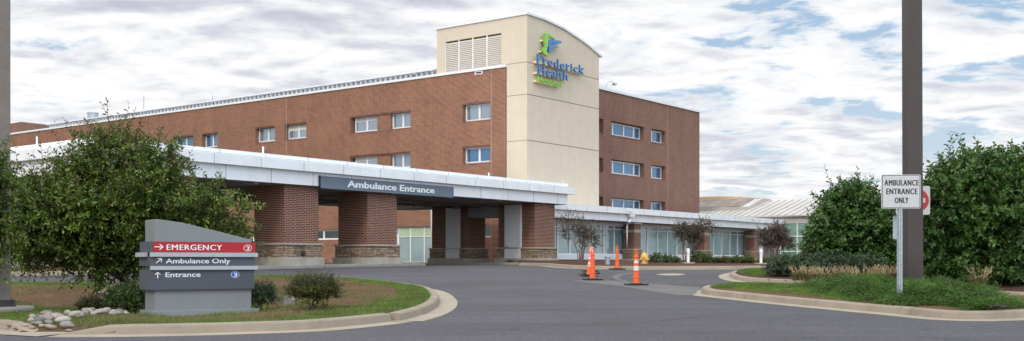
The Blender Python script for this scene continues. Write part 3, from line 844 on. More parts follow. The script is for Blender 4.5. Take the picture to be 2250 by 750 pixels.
# ------------------------------------------------------------------ ambulance canopy
VC = -6.62
zc = dict(so=5.75, lt=6.50, mt=7.00, tp=7.27)
UA = pu(217, VC); UB = pu(1247, VC); VCB = VC+15.5
CO = (UA, VC, g1(wxy(UA, VC).y))
CAN = empty('ambulance_canopy', *local(UA, VC, CO[2]), TH, 'long white flat canopy on brick and stone pillars over the ambulance bay', 'canopy')
m_ = MB()
m_.box(UA, UB, VC, VCB, zc['so']+.01, zc['lt'], 'fascia_light')
child('fascia', CAN, m_, off=CO)
m_ = MB(); m_.box(UA-.32, UB+.55, VC-.32, VCB, zc['lt']+.0, zc['mt'], 'fascia'); child('fascia_band', CAN, m_, off=CO)
m_ = MB(); m_.box(UA-.05, UB-.02, VC-.05, VCB-.4, zc['mt'], zc['tp'], 'fascia_light'); child('parapet', CAN, m_, off=CO)
m_ = MB()
def vjoint(px, z0, z1, off, wd=.016):
    u = pu(px, VC-off); m_.box(u-wd, u+wd, VC-off-.004, VC-off+.01, z0, z1, 'fascia_joint')
u = UA+1.2; k = 0
while u < UB:
    m_.box(u-.014, u+.014, VC-.004, VC+.01, zc['so']+.01, zc['lt'], 'fascia_joint')
    m_.box(u-.95-.012, u-.95+.012, VC-.324, VC-.31, zc['lt'], zc['mt'], 'fascia_joint')
    m_.box(u-.4-.012, u-.4+.012, VC-.054, VC-.04, zc['mt'], zc['tp'], 'fascia_joint')
    u += 2.95
v = VC+1.5
while v < VCB:
    m_.box(UA-.004, UA+.01, v-.014, v+.014, zc['so']+.01, zc['lt'], 'fascia_joint'); m_.box(UA-.324, UA-.31, v+.6, v+.62, zc['lt'], zc['mt'], 'fascia_joint'); v += 2.95
m_.box(UA, UB-.05, VC-.056, VC-.04, zc['mt']+.06, zc['mt']+.075, 'fascia_joint')
child('panel_joint', CAN, m_, off=CO)
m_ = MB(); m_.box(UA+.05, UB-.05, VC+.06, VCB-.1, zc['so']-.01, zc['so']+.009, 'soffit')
u = UA+4
while u < UB-1: m_.box(u, u+.25, VC+.3, VCB-.3, zc['so']-.10, zc['so']-.01, 'soffit_beam'); u += 5.2
child('soffit', CAN, m_, off=CO)
for (pa, va, pb, vb) in ((-18, VC+3.4, -4.5, VC+3.4), (-18, VC+5.5, -4.5, VC+5.5), (-30, VC+7.0, -4.5, VC+7.0)):
    m_ = MB(); m_.tube([(pa, va, zc['so']-.22), (pb, vb, zc['so']-.22)], .035, 'pipe_dark', 6)
    q = pa+1.5
    while q < pb: m_.tube([(q, va, zc['so']-.22), (q, va, zc['so']-.02)], .015, 'pipe_dark', 4); m_.lathe([(.03, -.42), (.07, -.38), (.02, -.34), (.02, -.22)], 'pipe_dark', 8, (q, va, zc['so'])); q += 3.1
    child('sprinkler_pipe', CAN, m_, off=CO)
def pillar(pxc, w, dv, VF=-6.25, inlet=False, door=None, base_z=None):
    u0 = pu(pxc, VF); Y = wxy(u0, VF).y
    zb = base_z if base_z else g1(Y)+.15
    m_ = MB(); m_.box(u0, u0+w, VF, VF+dv, 2.56, zc['so']-.01, 'brick_dark_shade')
    p = child('pillar', CAN, m_, off=CO)
    e = .13
    q = MB(); q.box(u0-e, u0+w+e, VF-e, VF+dv+e, 1.80, 2.49, 'ledgestone'); child('stone_base', p, q, off=CO)
    q = MB(); q.box(u0-e-.07, u0+w+e+.07, VF-e-.07, VF+dv+e+.07, 2.49, 2.585, 'stone_cap'); child('cap_stone', p, q, off=CO)
    q = MB(); q.box(u0-e-.12, u0+w+e+.12, VF-e-.12, VF+dv+e+.12, zb-.1, 1.80, 'plinth'); child('plinth', p, q, off=CO, bevel=.02)
    if inlet:
        q = MB(); uu = u0+w*.50; q.lathe([(.17, -.02), (.17, .03), (.11, .04), (.11, .12), (.06, .12)], 'black_iron', 14)
        q.v = [(uu+x, VF-e-z, 2.02+y) for x, y, z in q.v]
        q.box(uu-.12, uu+.02, VF-e-.01, VF-e+.01, 2.33, 2.40, 'black_iron'); child('hose_inlet', p, q, off=CO)
    if door:
        v0, v1 = door; q = MB(); q.box(u0-.20, u0+.02, v0, v1, zb+.05, zc['so']-.10, 'door_grey')
        q.box(u0-.215, u0-.19, v0, v0+.05, zb+.05, zc['so']-.1, 'white_trim')
        dd = child('door', p, q, off=CO); dd['label'] = 'tall grey metal closet door'
        q = MB(); q.box(u0-.26, u0-.2, v1-.34, v1-.10, 2.62, 2.68, 'galv'); q.box(u0-.23, u0-.2, v1-.14, v1-.10, 2.55, 2.82, 'galv'); child('handle', dd, q, off=CO)
    return p
pillar(624, 2.47, 2.47, inlet=True)
pillar(808, 2.47, 2.47)
pillar(330, 2.47, 2.47)
pillar(640, 2.47, 2.47, VF=5.0)
pillar(300, 2.47, 2.47, VF=5.0)
pillar(1175, 2.47, 3.25, door=(pv(1147, pu(1175, -6.25)), pv(1112, pu(1175, -6.25))), base_z=1.48)
u3 = pu(1175, -6.25); v3 = pv(1021, u3)
pillar(1021, 2.47, 3.25, VF=v3, door=(pv(1012, u3), pv(983, u3)), base_z=1.48)
m_ = MB(); m_.box(u3+.3, u3+1.9, -6.25+3.3, v3-.05, zl(478, 1060, u3), zc['so']-.02, 'soffit_beam'); child('header', CAN, m_, off=CO)
# lettered panel on the canopy edge
PS = VC-.10
pa, pb = pu(704, PS), pu(997, PS)
zt = zr(386.5, 704, PS); zb = zr(413.5, 704, PS); po = (pa, PS, zb)
AE = empty('canopy_sign', *local(*po), TH, 'slate blue panel lettered Ambulance Entrance on the canopy edge', 'sign')
m_ = MB(); m_.box(pa, pb, PS+.0, VC-.006, zb, zt, 'canopy_sign_face'); child('panel', AE, m_, off=po)
m_ = MB(); m_.box(pa-.05, pa-.002, PS-.03, VC-.006, zb-.03, zt+.02, 'sign_black'); child('frame', AE, m_, off=po)
zt_ = zr(411.0, 763, PS); text_obj('lettering', AE, 'Ambulance Entrance', pu(763, PS), pu(954, PS), PS-.003, zt_-po[2], .37, .03, 'letter_white', offset=.02, ox=po[0], oy=po[1], oz=0)

# ------------------------------------------------------------------ glazed wing
VW = -4.5
zw = dict(so=EYE+3.30, lt=EYE+3.92, tp=EYE+4.40)
UWa = pu(1200, VW); UWb = pu(1716, VW)
WO = (UWa, VW, 1.4)
WG = empty('glazed_wing', *local(*WO), TH, 'low wing with a white flat roof, brick piers and long frosted windows', 'building')
m_ = MB(); m_.box(UWa, UWb-.6, VW, -.02, zw['so'], zw['lt'], 'fascia_light'); child('fascia', WG, m_, off=WO)
m_ = MB(); m_.box(UWa, UWb, VW-.35, -.03, zw['lt'], zw['tp'], 'fascia'); child('fascia_band', WG, m_, off=WO)
m_ = MB(); u = UWa+2.2
while u < UWb: m_.box(u-.013, u+.013, VW-.354, VW-.34, zw['lt'], zw['tp'], 'fascia_joint'); m_.box(u-.7, u-.68, VW-.004, VW+.01, zw['so'], zw['lt'], 'fascia_joint'); u += 2.9
child('panel_joint', WG, m_, off=WO)
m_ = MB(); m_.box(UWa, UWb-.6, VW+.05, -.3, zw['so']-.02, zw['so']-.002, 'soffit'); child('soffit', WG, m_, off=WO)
VG = VW+1.5
zs0, zs1 = 2.12, EYE+3.05
segs = [(1200, 1368), (1398, 1518), (1552, 1648)]
ua_all = [(pu(a, VG), pu(b, VG)) for a, b in segs]
m_ = MB(); m_.box(UWa, UWb-.5, VG+.3, VG+.5, 1.2, zw['so'], 'white_trim'); m_.box(UWa, UWb-.5, VG+.06, VG+.2, 1.3, 1.72, 'dark_void'); child('wall', WG, m_, off=WO)
pierpx = [1394, 1548, 1658]
VP = VW+.35
for i, (a, b) in enumerate(ua_all):
    b = pu(pierpx[i], VP)+.45
    a = a if i == 0 else pu(pierpx[i-1], VP)+.75
    m_ = MB(); m_.box(a, b, VG-.02, VG+.22, 1.72, zs0, 'white_trim'); m_.box(a, b, VG-.02, VG+.22, zs1, zs1+.30, 'white_trim'); child('window_apron', WG, m_, off=WO)
    n = max(3, int(round((b-a)/1.75)))
    window(WG, 'v', VG+.12, a, b, zs0, zs1, WO, mull=tuple((k+1)/n for k in range(n-1)), pane='pane_teal', trans=(.86,), fw=.085, name='window_band')
for i, px in enumerate(pierpx):
    u0 = pu(px, VP); w = 1.05
    m_ = MB(); m_.box(u0, u0+w, VP, VP+w, 2.55, zw['so']-.02, 'brick_dark_shade'); p = child('pier', WG, m_, off=WO)
    q = MB(); q.box(u0-.10, u0+w+.10, VP-.10, VP+w+.10, 1.62, 2.55, 'ledgestone'); child('stone_base', p, q, off=WO)
    q = MB(); q.box(u0-.15, u0+w+.15, VP-.15, VP+w+.15, 2.55, 2.64, 'stone_cap'); child('cap_stone', p, q, off=WO)
    q = MB(); q.box(u0-.04, u0+w+.04, VP-.04, VP+w+.04, 4.02, 4.28, 'stone_cap'); child('stone_band', p, q, off=WO)
    q = MB(); q.box(u0-.1, u0+w+.1, VP-.1, VP+w+.1, zw['so']-.14, zw['so']-.021, 'white_trim'); child('capital', p, q, off=WO)
    q = MB(); q.box(u0-.16, u0+w+.16, VP-.16, VP+w+.16, 1.2, 1.76, 'plinth'); child('plinth', p, q, off=WO)
ud = pu(1393, VW-.5)
m_ = MB(); m_.box(ud-.3, ud+.3, VW-.45, VW-.05, zw['lt']-.25, zw['lt']+.18, 'white_trim')
m_.tube([(ud+.05, VW-.22, zw['lt']-.25), (ud-.3, VW-.22, zw['lt']-.65), (ud+.1, VP-.12, zw['so']-.3), (ud+.1, VP-.12, 2.66)], .09, 'white_trim', 8); child('downspout', WG, m_, off=WO)
for px, py in ((1383, 463), (1655, 481)):
    uu = pu(px, VW-.35); z = zr(py, px, VW-.35); o_ = (uu, VW-.355, z)
    SC = empty('security_camera', *local(*o_), TH, 'small security camera on the wing fascia '+('above the first pier' if px == 1383 else 'near its far right end'), 'camera', 'security cameras on the wing fascia')
    m_ = MB(); m_.tube([(0, 0, .05), (0, -.14, .05)], .03, 'galv', 6); child('bracket', SC, m_)
    m_ = MB(); m_.box(-.16, .16, -.27, -.12, -.07, .06, 'white_frame'); child('housing', SC, m_)

# ------------------------------------------------------------------ atrium with metal roof
UQ = UWb+.45
AO = (UQ, -4.5, 1.4)
AT = empty('atrium_building', *local(*AO), TH, 'low green-glazed atrium with a sloping ribbed white metal roof', 'building')
va_ = -16.0; vb_ = 14.0
def zq(py, px, u): v = pv(px, u); return hz(py, wxy(u, v).y)
ze = zq(474, 1715, UQ-.4); zg = zq(492, 1715, UQ)
UR = UQ+8; zrg = zq(441, 1715, UR)
m_ = MB(); m_.box(UQ-.05, UQ+.4, va_, vb_, zg, ze-.12, 'metal_roof'); m_.box(UQ-.45, UQ+.4, va_-.2, vb_, ze-.12, ze, 'metal_roof'); child('eave', AT, m_, off=AO)
m_ = MB(); m_.prism([(UQ-.45, ze), (UR, zrg), (UR+9, ze), (UR+9, ze-.1), (UQ-.45, ze-.02)], 'y', va_-.2, vb_, 'metal_roof')
v = va_
while v < vb_: m_.prism([(UQ-.46, ze), (UR, zrg+.0), (UR, zrg+.10), (UQ-.46, ze+.10)], 'y', v, v+.06, 'metal_roof'); m_.prism([(UQ-.455, ze+.004), (UR, zrg+.004), (UR, zrg+.02), (UQ-.455, ze+.02)], 'y', v+.06, v+.16, 'stone_cap'); v += .85
child('roof', AT, m_, off=AO)
m_ = MB(); m_.box(UQ+.03, UQ+.1, va_, -4.3, 1.7, zg, 'pane_green'); child('pane', AT, m_, off=AO)
m_ = MB()
for px in (1672, 1715, 1752, 1800): v = pv(px, UQ); m_.box(UQ-.06, UQ+.03, v-.05, v+.05, 1.6, zg, 'white_frame')
for py in (520, 553): z = zq(py, 1715, UQ); m_.box(UQ-.05, UQ+.03, va_, -4.3, z-.05, z+.05, 'white_frame')
m_.box(UQ-.08, UQ+.2, va_, -4.3, 1.3, 1.78, 'plinth')
child('window_frame', AT, m_, off=AO)
m_ = MB(); m_.box(UQ+.2, UR+9, va_, vb_, 1.2, ze-.13, 'metal_roof'); child('wall', AT, m_, off=AO)
# monitor on the roof
vm0 = pv(1652, UQ+4); vm1 = vm0+14; um = UQ+3.2
zm = ze+(zrg-ze)*(3.2+.45)/8.45
ztm = zq(437, 1652, UR-1.0)
m_ = MB(); m_.prism([(um, zm-.05), (um, zm+.35), (UR-1.0, ztm), (UR+1.2, ztm), (UR+1.2, zm)], 'y', vm0, vm1, 'metal_roof'); mo = child('roof_monitor', AT, m_, off=AO)
m_ = MB(); m_.prism([(um+.12, zm+.42), (UR-1.1, ztm+.03), (UR-1.1, ztm+.05), (um+.12, zm+.44)], 'y', vm0+1.0, vm1, 'roof_stain'); child('roof_panel', mo, m_, off=AO)
m_ = MB(); pr = [(vm0+.4+(13.2)*t, ztm+.04+.42*math.sin(math.pi*t)) for t in [i/10 for i in range(11)]]
m_.prism([(a, b) for a, b in pr], 'x', UR-.9, UR+1.1, 'roof_tan'); child('roof_crown', mo, m_, off=AO)

# ------------------------------------------------------------------ things on the roofs
def roof_thing(name, px, u, z, label, cat, build, group=None, plane='u'):
    if plane == 'u': v = pv(px, u); loc = local(u, v, z)
    else: v = u; uu = pu(px, v); loc = local(uu, v, z)
    e = empty(name, *loc, TH, label, cat, group); build(e); return e
def goose(e, flip=1):
    m_ = MB(); m_.tube([(0, 0, -.3), (0, .0, .15), (0, .15*flip, .42), (0, .5*flip, .55), (0, 1.3*flip, .50)], .035, 'galv', 6); child('arm', e, m_)
    m_ = MB(); m_.lathe([(.05, .12), (.24, .0), (.24, -.04), (.14, -.14), (.04, -.2)], 'galv', 14, (0, 1.35*flip, .42)); child('camera_dome', e, m_)
roof_thing('roof_camera', 937, .5, ROOF+.05, 'gooseneck dome camera on the left roof edge beside the tower', 'camera', lambda e: goose(e, 1))
def goose2(e):
    m_ = MB(); m_.tube([(0, 0, -.3), (.1, 0, .35), (.35, 0, .7), (.9, 0, .85), (1.5, 0, .82)], .04, 'galv', 6); child('arm', e, m_)
    m_ = MB(); m_.lathe([(.05, .12), (.26, .0), (.26, -.05), (.14, -.14), (.04, -.2)], 'galv', 14, (1.55, 0, .74)); child('camera_dome', e, m_)
roof_thing('roof_camera', 1331, VR+.3, ROOF+.2, 'gooseneck dome camera on the roof edge right of the tower', 'camera', goose2, plane='v')
def rod(h, r=.014):
    def b(e): m_ = MB(); m_.tube([(0, 0, 0), (0, 0, h)], r, 'galv', 5); child('rod', e, m_)
    return b
gr = 'lightning rods on the roofs'
roof_thing('lightning_rod', 1444, VR+.3, ROOF+.2, 'thin lightning rod midway along the right roof edge', 'lightning rod', rod(.62), gr, 'v')
roof_thing('lightning_rod', 1524, VR+.3, ROOF+.2, 'thin lightning rod at the far right end of the roof edge', 'lightning rod', rod(.62), gr, 'v')
roof_thing('lightning_rod', 1344, VR+.3, ROOF+.2, 'thin lightning rod beside the gooseneck camera right of the tower', 'lightning rod', rod(.5), gr, 'v')
roof_thing('lightning_rod', 1239, .3, zr(66, 1239)+.1, 'thin lightning rod on the curved tower top', 'lightning rod', rod(.5), gr, 'v')
roof_thing('lightning_rod', 1308, .3, zr(117, 1308)+.1, 'thin lightning rod at the low end of the curved tower top', 'lightning rod', rod(.5), gr, 'v')
roof_thing('lightning_rod', 1148, .3, zt0+.1, 'thin lightning rod at the peak of the tower', 'lightning rod', rod(.35), gr)
roof_thing('mast', 467, 3, ROOF, 'bare grey mast standing alone above the long left roof', 'mast', rod(1.75, .045))
def ant(e):
    m_ = MB(); m_.tube([(0, 0, -.2), (0, 0, 2.9)], .05, 'galv', 6); child('pole', e, m_)
    m_ = MB(); m_.tube([(0, .18, .0), (0, .18, .7), (0, .18, 1.2)], [.06, .06, .03], 'galv', 6); m_.tube([(0, 0, .75), (0, .18, .75)], .03, 'galv', 5); child('antenna', e, m_)
roof_thing('antenna_mast', 316, 3, ROOF, 'tall roof antenna mast beside the low grey dome', 'antenna', ant)
def vent(e): m_ = MB(); m_.lathe([(.62, -.3), (.62, 1.9), (.68, 1.92), (.68, 2.05), (.1, 2.1)], 'galv', 18); child('stack', e, m_)
roof_thing('vent_stack', 204, 4, ROOF, 'wide round metal vent stack on the left roof', 'vent', vent)
def dome(e): m_ = MB(); m_.lathe([(1.1, 0), (1.05, .25), (.85, .55), (.5, .78), (.05, .86)], 'galv', 20); child('dome', e, m_, smooth=True)
roof_thing('roof_ventilator', 297, 4, ROOF, 'low grey domed ventilator on the left roof', 'vent', dome)
def davit(e): m_ = MB(); m_.tube([(0, 0, 0), (0, 0, 1.35), (0, -.8, 1.45)], .04, 'galv', 5); m_.tube([(0, 0, 1.3), (0, 1.8, -.1)], .035, 'galv', 5); child('davit', e, m_)
roof_thing('roof_davit', 121, 2, ROOF, 'small braced davit arm at the left end of the roof rail', 'davit', davit)
def pipe(h, r=.05):
    def b(e): m_ = MB(); m_.tube([(0, 0, 0), (0, 0, h)], r, 'white_trim', 8); child('pipe', e, m_)
    return b
gp = 'white vent pipes on the canopy roof'
roof_thing('vent_pipe', 578, VC+1.5, zc['tp']-.2, 'thin white pipe on the canopy roof below the third-floor windows', 'pipe', pipe(.75), gp, 'v')
roof_thing('vent_pipe', 81, VC+14, zc['tp']-.2, 'thin white pipe on the canopy roof above the left tree', 'pipe', pipe(.9, .06), gp, 'v') if False else None
roof_thing('vent_pipe', 1074, VC+1.5, zc['tp']-.2, 'thin white pipe on the canopy roof left of the tan tower', 'pipe', pipe(.62), gp, 'v')
roof_thing('vent_pipe', 1237, VC+1.5, zc['tp']-.2, 'thin white pipe at the right end of the canopy roof', 'pipe', pipe(.62, .03), gp, 'v')
uu = UA+.8
roof_thing('vent_pipe', 81, UA+.8, zc['tp']-.2, 'thin white pipe on the canopy roof beyond the left tree', 'pipe', pipe(.75, .04), gp)
# downspout on the facade behind the canopy
dv = pv(948, FU-.1)
DS = empty('downspout', *local(FU-.1, dv, 1.5), TH, 'white downspout on the brick facade right of the storefront', 'downspout')
m_ = MB(); m_.tube([(0, 0, 0), (0, 0, 4.6)], .06, 'white_trim', 6); child('pipe', DS, m_)

# ------------------------------------------------------------------ monument sign
sd = Vector((.82, .572)); sx, sy = (340-CX)/F*22.5, 22.5
srz = math.atan2(.572, .82)
zs = float(zA(np.array([[sx]]), np.array([[sy]]))[0, 0])
zs = .405
MS = empty('monument_sign', sx, sy, zs, srz, 'grey monument sign with red EMERGENCY band on the lawn beside the tree', 'sign')
SW, SD = 2.10, .68
k = F/22.5
Hh = lambda py: hz(py, 22.5)-zs
curve = [(0, 482), (.05, 482.6), (.27, 489.5), (.55, 504), (.80, 517), (1.0, 527.5)]
def hzx(py, fr): Y = 22.5+.572*SW*fr; return hz(py, Y)-zs
m_ = MB(); P = [(SW*f, hzx(py, f)) for f, py in curve]
m_.prism([(0, .1)]+P+[(SW, .1)], 'y', 0, SD, 'sign_slab'); child('slab', MS, m_, bevel=.008)
m_ = MB(); m_.box(-.09, SW+.14, -.10, SD+.10, .0, .155, 'sign_slab'); child('base', MS, m_, bevel=.01)
m_ = MB(); m_.box(-.35, SW+.35, -.35, SD+.35, -.25, .02, 'concrete_grey'); child('footing', MS, m_)
zr1, zr0 = Hh(531), Hh(555); zb1, zb0 = Hh(555), Hh(564.5); zd1, zd0 = Hh(564.5), Hh(585); zc1, zc0 = Hh(585), Hh(593.5); ze1, ze0 = Hh(593.5), Hh(637.5)
m_ = MB(); m_.box(-.10, SW+.05, -.07, SD+.05, zr0, zr1, 'sign_dark'); child('panel', MS, m_)
m_ = MB(); m_.box(-.055, SW+.055, -.085, -.0705, zr0+.003, zr1, 'sign_red'); child('panel', MS, m_)['label'] = 'red band'
for a, b in ((zd0, zd1), (ze0, ze1)):
    m_ = MB(); m_.box(-.11, SW+.035, -.07, SD+.05, a, b, 'sign_dark'); child('panel', MS, m_)
for a, b in ((zb0, zb1), (zc0, zc1)):
    m_ = MB(); m_.box(-.125 if a == zb0 else -.12, SW+.10, -.13, -.069, a, b, 'sign_band'); m_.box(-.20, -.111, .12, SD+.02, a, b, 'sign_band') if a == zb0 else None; child('rail', MS, m_)
def sX(px):   # along the front face
    kx = (px-CX)/F; return (kx*22.5-sx)/(.82-kx*.572)
def sZ(py, px):
    Y = 22.5+.572*sX(px); return hz(py, Y)-zs
def arrow(ax, az, ang, s, name='arrow'):
    m_ = MB(); c, n_ = math.cos(ang), math.sin(ang)
    def tr(pts): return [(ax+(x*c-y*n_)*s*1.15, az+(x*n_+y*c)*s) for x, y in pts]
    t = .11
    m_.prism(tr([(-.9, -t), (.72, -t), (.72, t), (-.9, t)]), 'y', -.0995, -.085, 'letter_white')
    for sg in (1, -1):
        pts = [(.95, 0), (.25, .72*sg), (.02, .72*sg), (.62, .0)] if True else []
        m_.prism(tr([(1.0, 0), (.33, .68*sg), (.05, .68*sg), (.70, 0)]), 'y', -.0996, -.085, 'letter_white')
    child(name, MS, m_)
arrow(sX(346), sZ(543, 346), 0, .085)
def txt(body, x0, x1, yb, cap, y=-.086, **kw): text_obj('lettering', MS, body, sX(x0), sX(x1), y, sZ(yb, x0), cap, .01, 'letter_white', **kw)
txt('EMERGENCY', 363, 484, 549.5, .112, offset=0, bold=.008, spacing=1.12)
txt('Ambulance Only', 362, 503, 578.8, .10, -.071, offset=.010)
txt('Entrance', 361, 438, 609.0, .10, -.071, offset=.010)
def arr2(px, py, ang, s):
    arrow(sX(px), sZ(py, px), ang, s)
arr2(346, 573.5, math.radians(45), .075); arr2(343.5, 605, math.radians(90), .07)
def disc(px, py, rx, rz, mat, y0, y1, ring=None):
    m_ = MB(); ax, az = sX(px), sZ(py, px)
    m_.prism([(ax+rx*math.cos(t), az+rz*math.sin(t)) for t in [2*math.pi*i/32 for i in range(32)]], 'y', y0, y1, mat); return child('badge', MS, m_)
disc(541, 545.5, .092, .075, 'letter_white', -.090, -.0852); disc(541, 545.5, .080, .065, 'sign_red', -.0925, -.0902)
txt('2', 537.5, 545.5, 550.0, .082, -.093, offset=.018)
disc(514, 603.5, .092, .077, 'letter_white', -.076, -.0702); disc(514, 603.5, .083, .069, 'sign_blue', -.0785, -.0762)
txt('3', 510.5, 518, 608.3, .086, -.079, offset=.018)

# ------------------------------------------------------------------ light poles
def light_pole(x, y, z, side, rz, H, matA, label, base=True, zplinth=None, lean=0):
    e = empty('light_pole', x, y, z, rz, label, 'light pole')
    m_ = MB(); s = side/2; m_.tube([(0, 0, 0), (0, 0, H)], 1, matA, 4)
    n = len(m_.v); m_.v = []
    for zz in (0, H):
        sh = s*(1 if zz == 0 else .97)
        m_.v += [(-sh+lean*zz, -sh, zz), (sh+lean*zz, -sh, zz), (sh+lean*zz, sh, zz), (-sh+lean*zz, sh, zz)]
    child('pole', e, m_, bevel=.012)
    return e
xL = (4-CX)/F*21.6
LP = light_pole((6.5-CX)/F*21.9, 21.9, .70, .26, math.radians(30), 9.5, 'pole_bronze_weathered', 'tall square bronze light pole on a round concrete base at the left edge')
m_ = MB(); m_.lathe([(.585, -1.0), (.585, -.03), (.57, 0)], 'concrete_grey', 32, (0, 0, -.02)); child('footing', LP, m_, smooth=False)
m_ = MB(); m_.box(-.22, .22, -.22, .22, -.02, .02, 'black_iron'); m_.prism([(-.15, .02), (.15, .02), (.12, .12), (-.12, .12)], 'y', -.15, .15, 'black_iron')
for a in (-1, 1):
    for b in (-1, 1): m_.lathe([(.03, 0), (.03, .09), (.015, .1)], 'black_iron', 6, (a*.18, b*.18, .02))
child('base_plate', LP, m_)
xR = (2006-CX)/F*27.0
light_pole(xR, 27.0, .62, .385, 0.0, 11, 'pole_bronze', 'thick square bronze light pole behind the white ambulance sign', lean=-.0035)

# ------------------------------------------------------------------ ambulance entrance only sign
xs_, ys_ = (1979-CX)/F*24.0, 24.0
zg_ = float(zB(np.array([[xs_]]), np.array([[ys_]]))[0, 0])
def uchan(m_, w, z0, z1, y=0):
    m_.box(-w*.28, w*.28, y-.006, y+.004, z0, z1, 'galv')
    m_.prism([(w*.28, y-.006), (w*.36, y+.035), (w*.5, y+.035), (w*.5, y+.043), (w*.32, y+.043), (w*.24, y+.003)], 'z', z0, z1, 'galv')
    m_.prism([(-w*.28, y-.006), (-w*.36, y+.035), (-w*.5, y+.035), (-w*.5, y+.043), (-w*.32, y+.043), (-w*.24, y+.003)], 'z', z0, z1, 'galv')
AS = empty('traffic_sign', xs_, ys_, zg_, 0, 'white square AMBULANCE ENTRANCE ONLY sign on a galvanised post', 'sign')
m_ = MB(); uchan(m_, .125, -.1, hz(384, 24)-zg_, .02)
for z in [i*.05+.1 for i in range(46)]: m_.box(-.008, .008, .0125, .0145, z, z+.018, 'pipe_dark')
child('post', AS, m_)
def rrect(x0, x1, z0, z1, r, n=6):
    P = []
    for cx, cz, a0 in ((x1-r, z1-r, 0), (x0+r, z1-r, 90), (x0+r, z0+r, 180), (x1-r, z0+r, 270)):
        for i in range(n+1): t = math.radians(a0+90*i/n); P.append((cx+r*math.cos(t), cz+r*math.sin(t)))
    return P
X = lambda px: (px-CX)/F*24.0-xs_
Z = lambda py: hz(py, 24.0)-zg_
m_ = MB(); m_.prism(rrect(X(1936.5), X(2023), Z(458.5), Z(384), .035), 'y', -.006, .002, 'sign_white'); pn_ = child('panel', AS, m_)
m_ = MB()
o_ = rrect(X(1938.0), X(2021.6), Z(457.2), Z(385.2), .03); i_ = rrect(X(1939.3), X(2020.4), Z(456.2), Z(386.2), .024)
for j in range(len(o_)):
    q = (j+1) % len(o_); m_.face([(o_[j][0], -.0085, o_[j][1]), (o_[q][0], -.0085, o_[q][1]), (i_[q][0], -.0085, i_[q][1]), (i_[j][0], -.0085, i_[j][1])], 'sign_black')
child('border', pn_, m_)
for body, a, b, yb in (('AMBULANCE', 1943, 2017.5, 408), ('ENTRANCE', 1947, 2014.5, 427), ('ONLY', 1965.5, 1995, 446.5)):
    t_ = text_obj('lettering', pn_, body, X(a), X(b), -.0065, Z(yb), .123, .003, 'sign_black', offset=0, bold=.011, spacing=1.15)
for py in (391.5, 452): m_ = MB(); m_.lathe([(.014, 0), (.014, .008)], 'galv', 10); m_.v = [(x, -.007-z, y+Z(py)) for x, y, z in m_.v]; child('bolt', pn_, m_)

# do-not-enter sign behind the thick pole
YD = 31.0; xd = (2006-CX)/F*YD; zdn = g1(YD)+.2
DN = empty('traffic_sign', xd, YD, zdn, math.radians(-14), 'white square sign with a red DO NOT ENTER disc half hidden by the thick pole', 'sign')
m_ = MB(); uchan(m_, .12, -.2, 2.5, .02); child('post', DN, m_)
m_.v = m_.v
cz = hz(441, YD)-zdn
m_ = MB(); m_.prism(rrect(-.46, .46, cz-.41, cz+.41, .05), 'y', -.01, 0, 'sign_white'); pd_ = child('panel', DN, m_)
m_ = MB(); m_.prism([(.43*math.cos(t), cz+.37*math.sin(t)) for t in [2*math.pi*i/40 for i in range(40)]], 'y', -.013, -.0102, 'dne_red'); child('disc', pd_, m_)
m_ = MB(); m_.box(-.33, .33, -.0155, -.0132, cz-.065, cz+.065, 'sign_white'); child('bar', pd_, m_)
text_obj('lettering', pd_, 'DO NOT', -.23, .23, -.0135, cz+.13, .10, .002, 'sign_white', offset=.015)
text_obj('lettering', pd_, 'ENTER', -.24, .24, -.0135, cz-.235, .10, .002, 'sign_white', offset=.015)
BK = empty('traffic_sign', xd+.02, YD+.6, zdn, math.radians(-6), 'bare grey back of a sign below the red disc sign', 'sign')
m_ = MB(); uchan(m_, .12, -.2, 1.9, -.03); child('post', BK, m_)
z1 = hz(474, YD+.6)-zdn; z0 = hz(526, YD+.6)-zdn
m_ = MB(); m_.prism(rrect(-.38, .36, z0, z1, .05), 'y', -.04, -.031, 'galv'); child('panel', BK, m_)
# leaning stub post to the right of the pole
LPp = empty('sign_post', (2026-CX)/F*28.5, 28.5, g1(28.5)+.2, 0, 'leaning galvanised post at the foot of the thick pole', 'post')
m_ = MB(); m_.tube([(.01, 0, -.1), (-.09, 0, 1.0)], .03, 'galv', 6); child('post', LPp, m_)

# ------------------------------------------------------------------ channelizer cones
def cone(px, py, label, stripes, H=1.03, handle='loop', lean=0, rz=0, top='cone_orange', loc=None):
    x, y = pg(px, py) if loc is None else loc
    e = empty('traffic_cone', x, y, g1(y)+.004, rz, label, 'traffic cone', 'orange channelizer cones on the driveway')
    m_ = MB(); m_.prism(rrect(-.34, .34, -.34, .34, .08), 'z', 0, .045, 'rubber'); m_.lathe([(.2, .045), (.19, .07)], 'rubber', 16); child('base', e, m_)
    m_ = MB(); r = lambda z: .112-.057*(z/H)
    z = .05; prof = []
    lev = [.05, .24, .45, .66, .80, .90]
    for i, zz in enumerate(lev[:-1]):
        prof += [(r(zz)+.009, zz), (r(zz)+.009, zz+.02), (r(zz), zz+.03), (r(lev[i+1]), lev[i+1]-.002)]
    prof += [(.085, .90), (.085, .93), (.05, .95), (.045, .99)]
    m_.lathe(prof, 'cone_orange', 20); b_ = child('body', e, m_, smooth=False)
    q = MB(); pts = [(.045*math.cos(t), 0, 1.06+.085*math.sin(t)) for t in [math.pi*2*i/14 for i in range(15)]]; q.tube(pts, .02, top, 6, cap=False); child('handle', e, q)
    for (a, b) in stripes:
        q = MB(); q.lathe([(r(a)+.006, a), (r(b)+.006, b)], 'cone_white', 20); child('reflective_band', e, q)
    e.scale = (1.06, 1.06, 1.06)
    if lean: e.rotation_euler = (0, lean, rz)
    return e
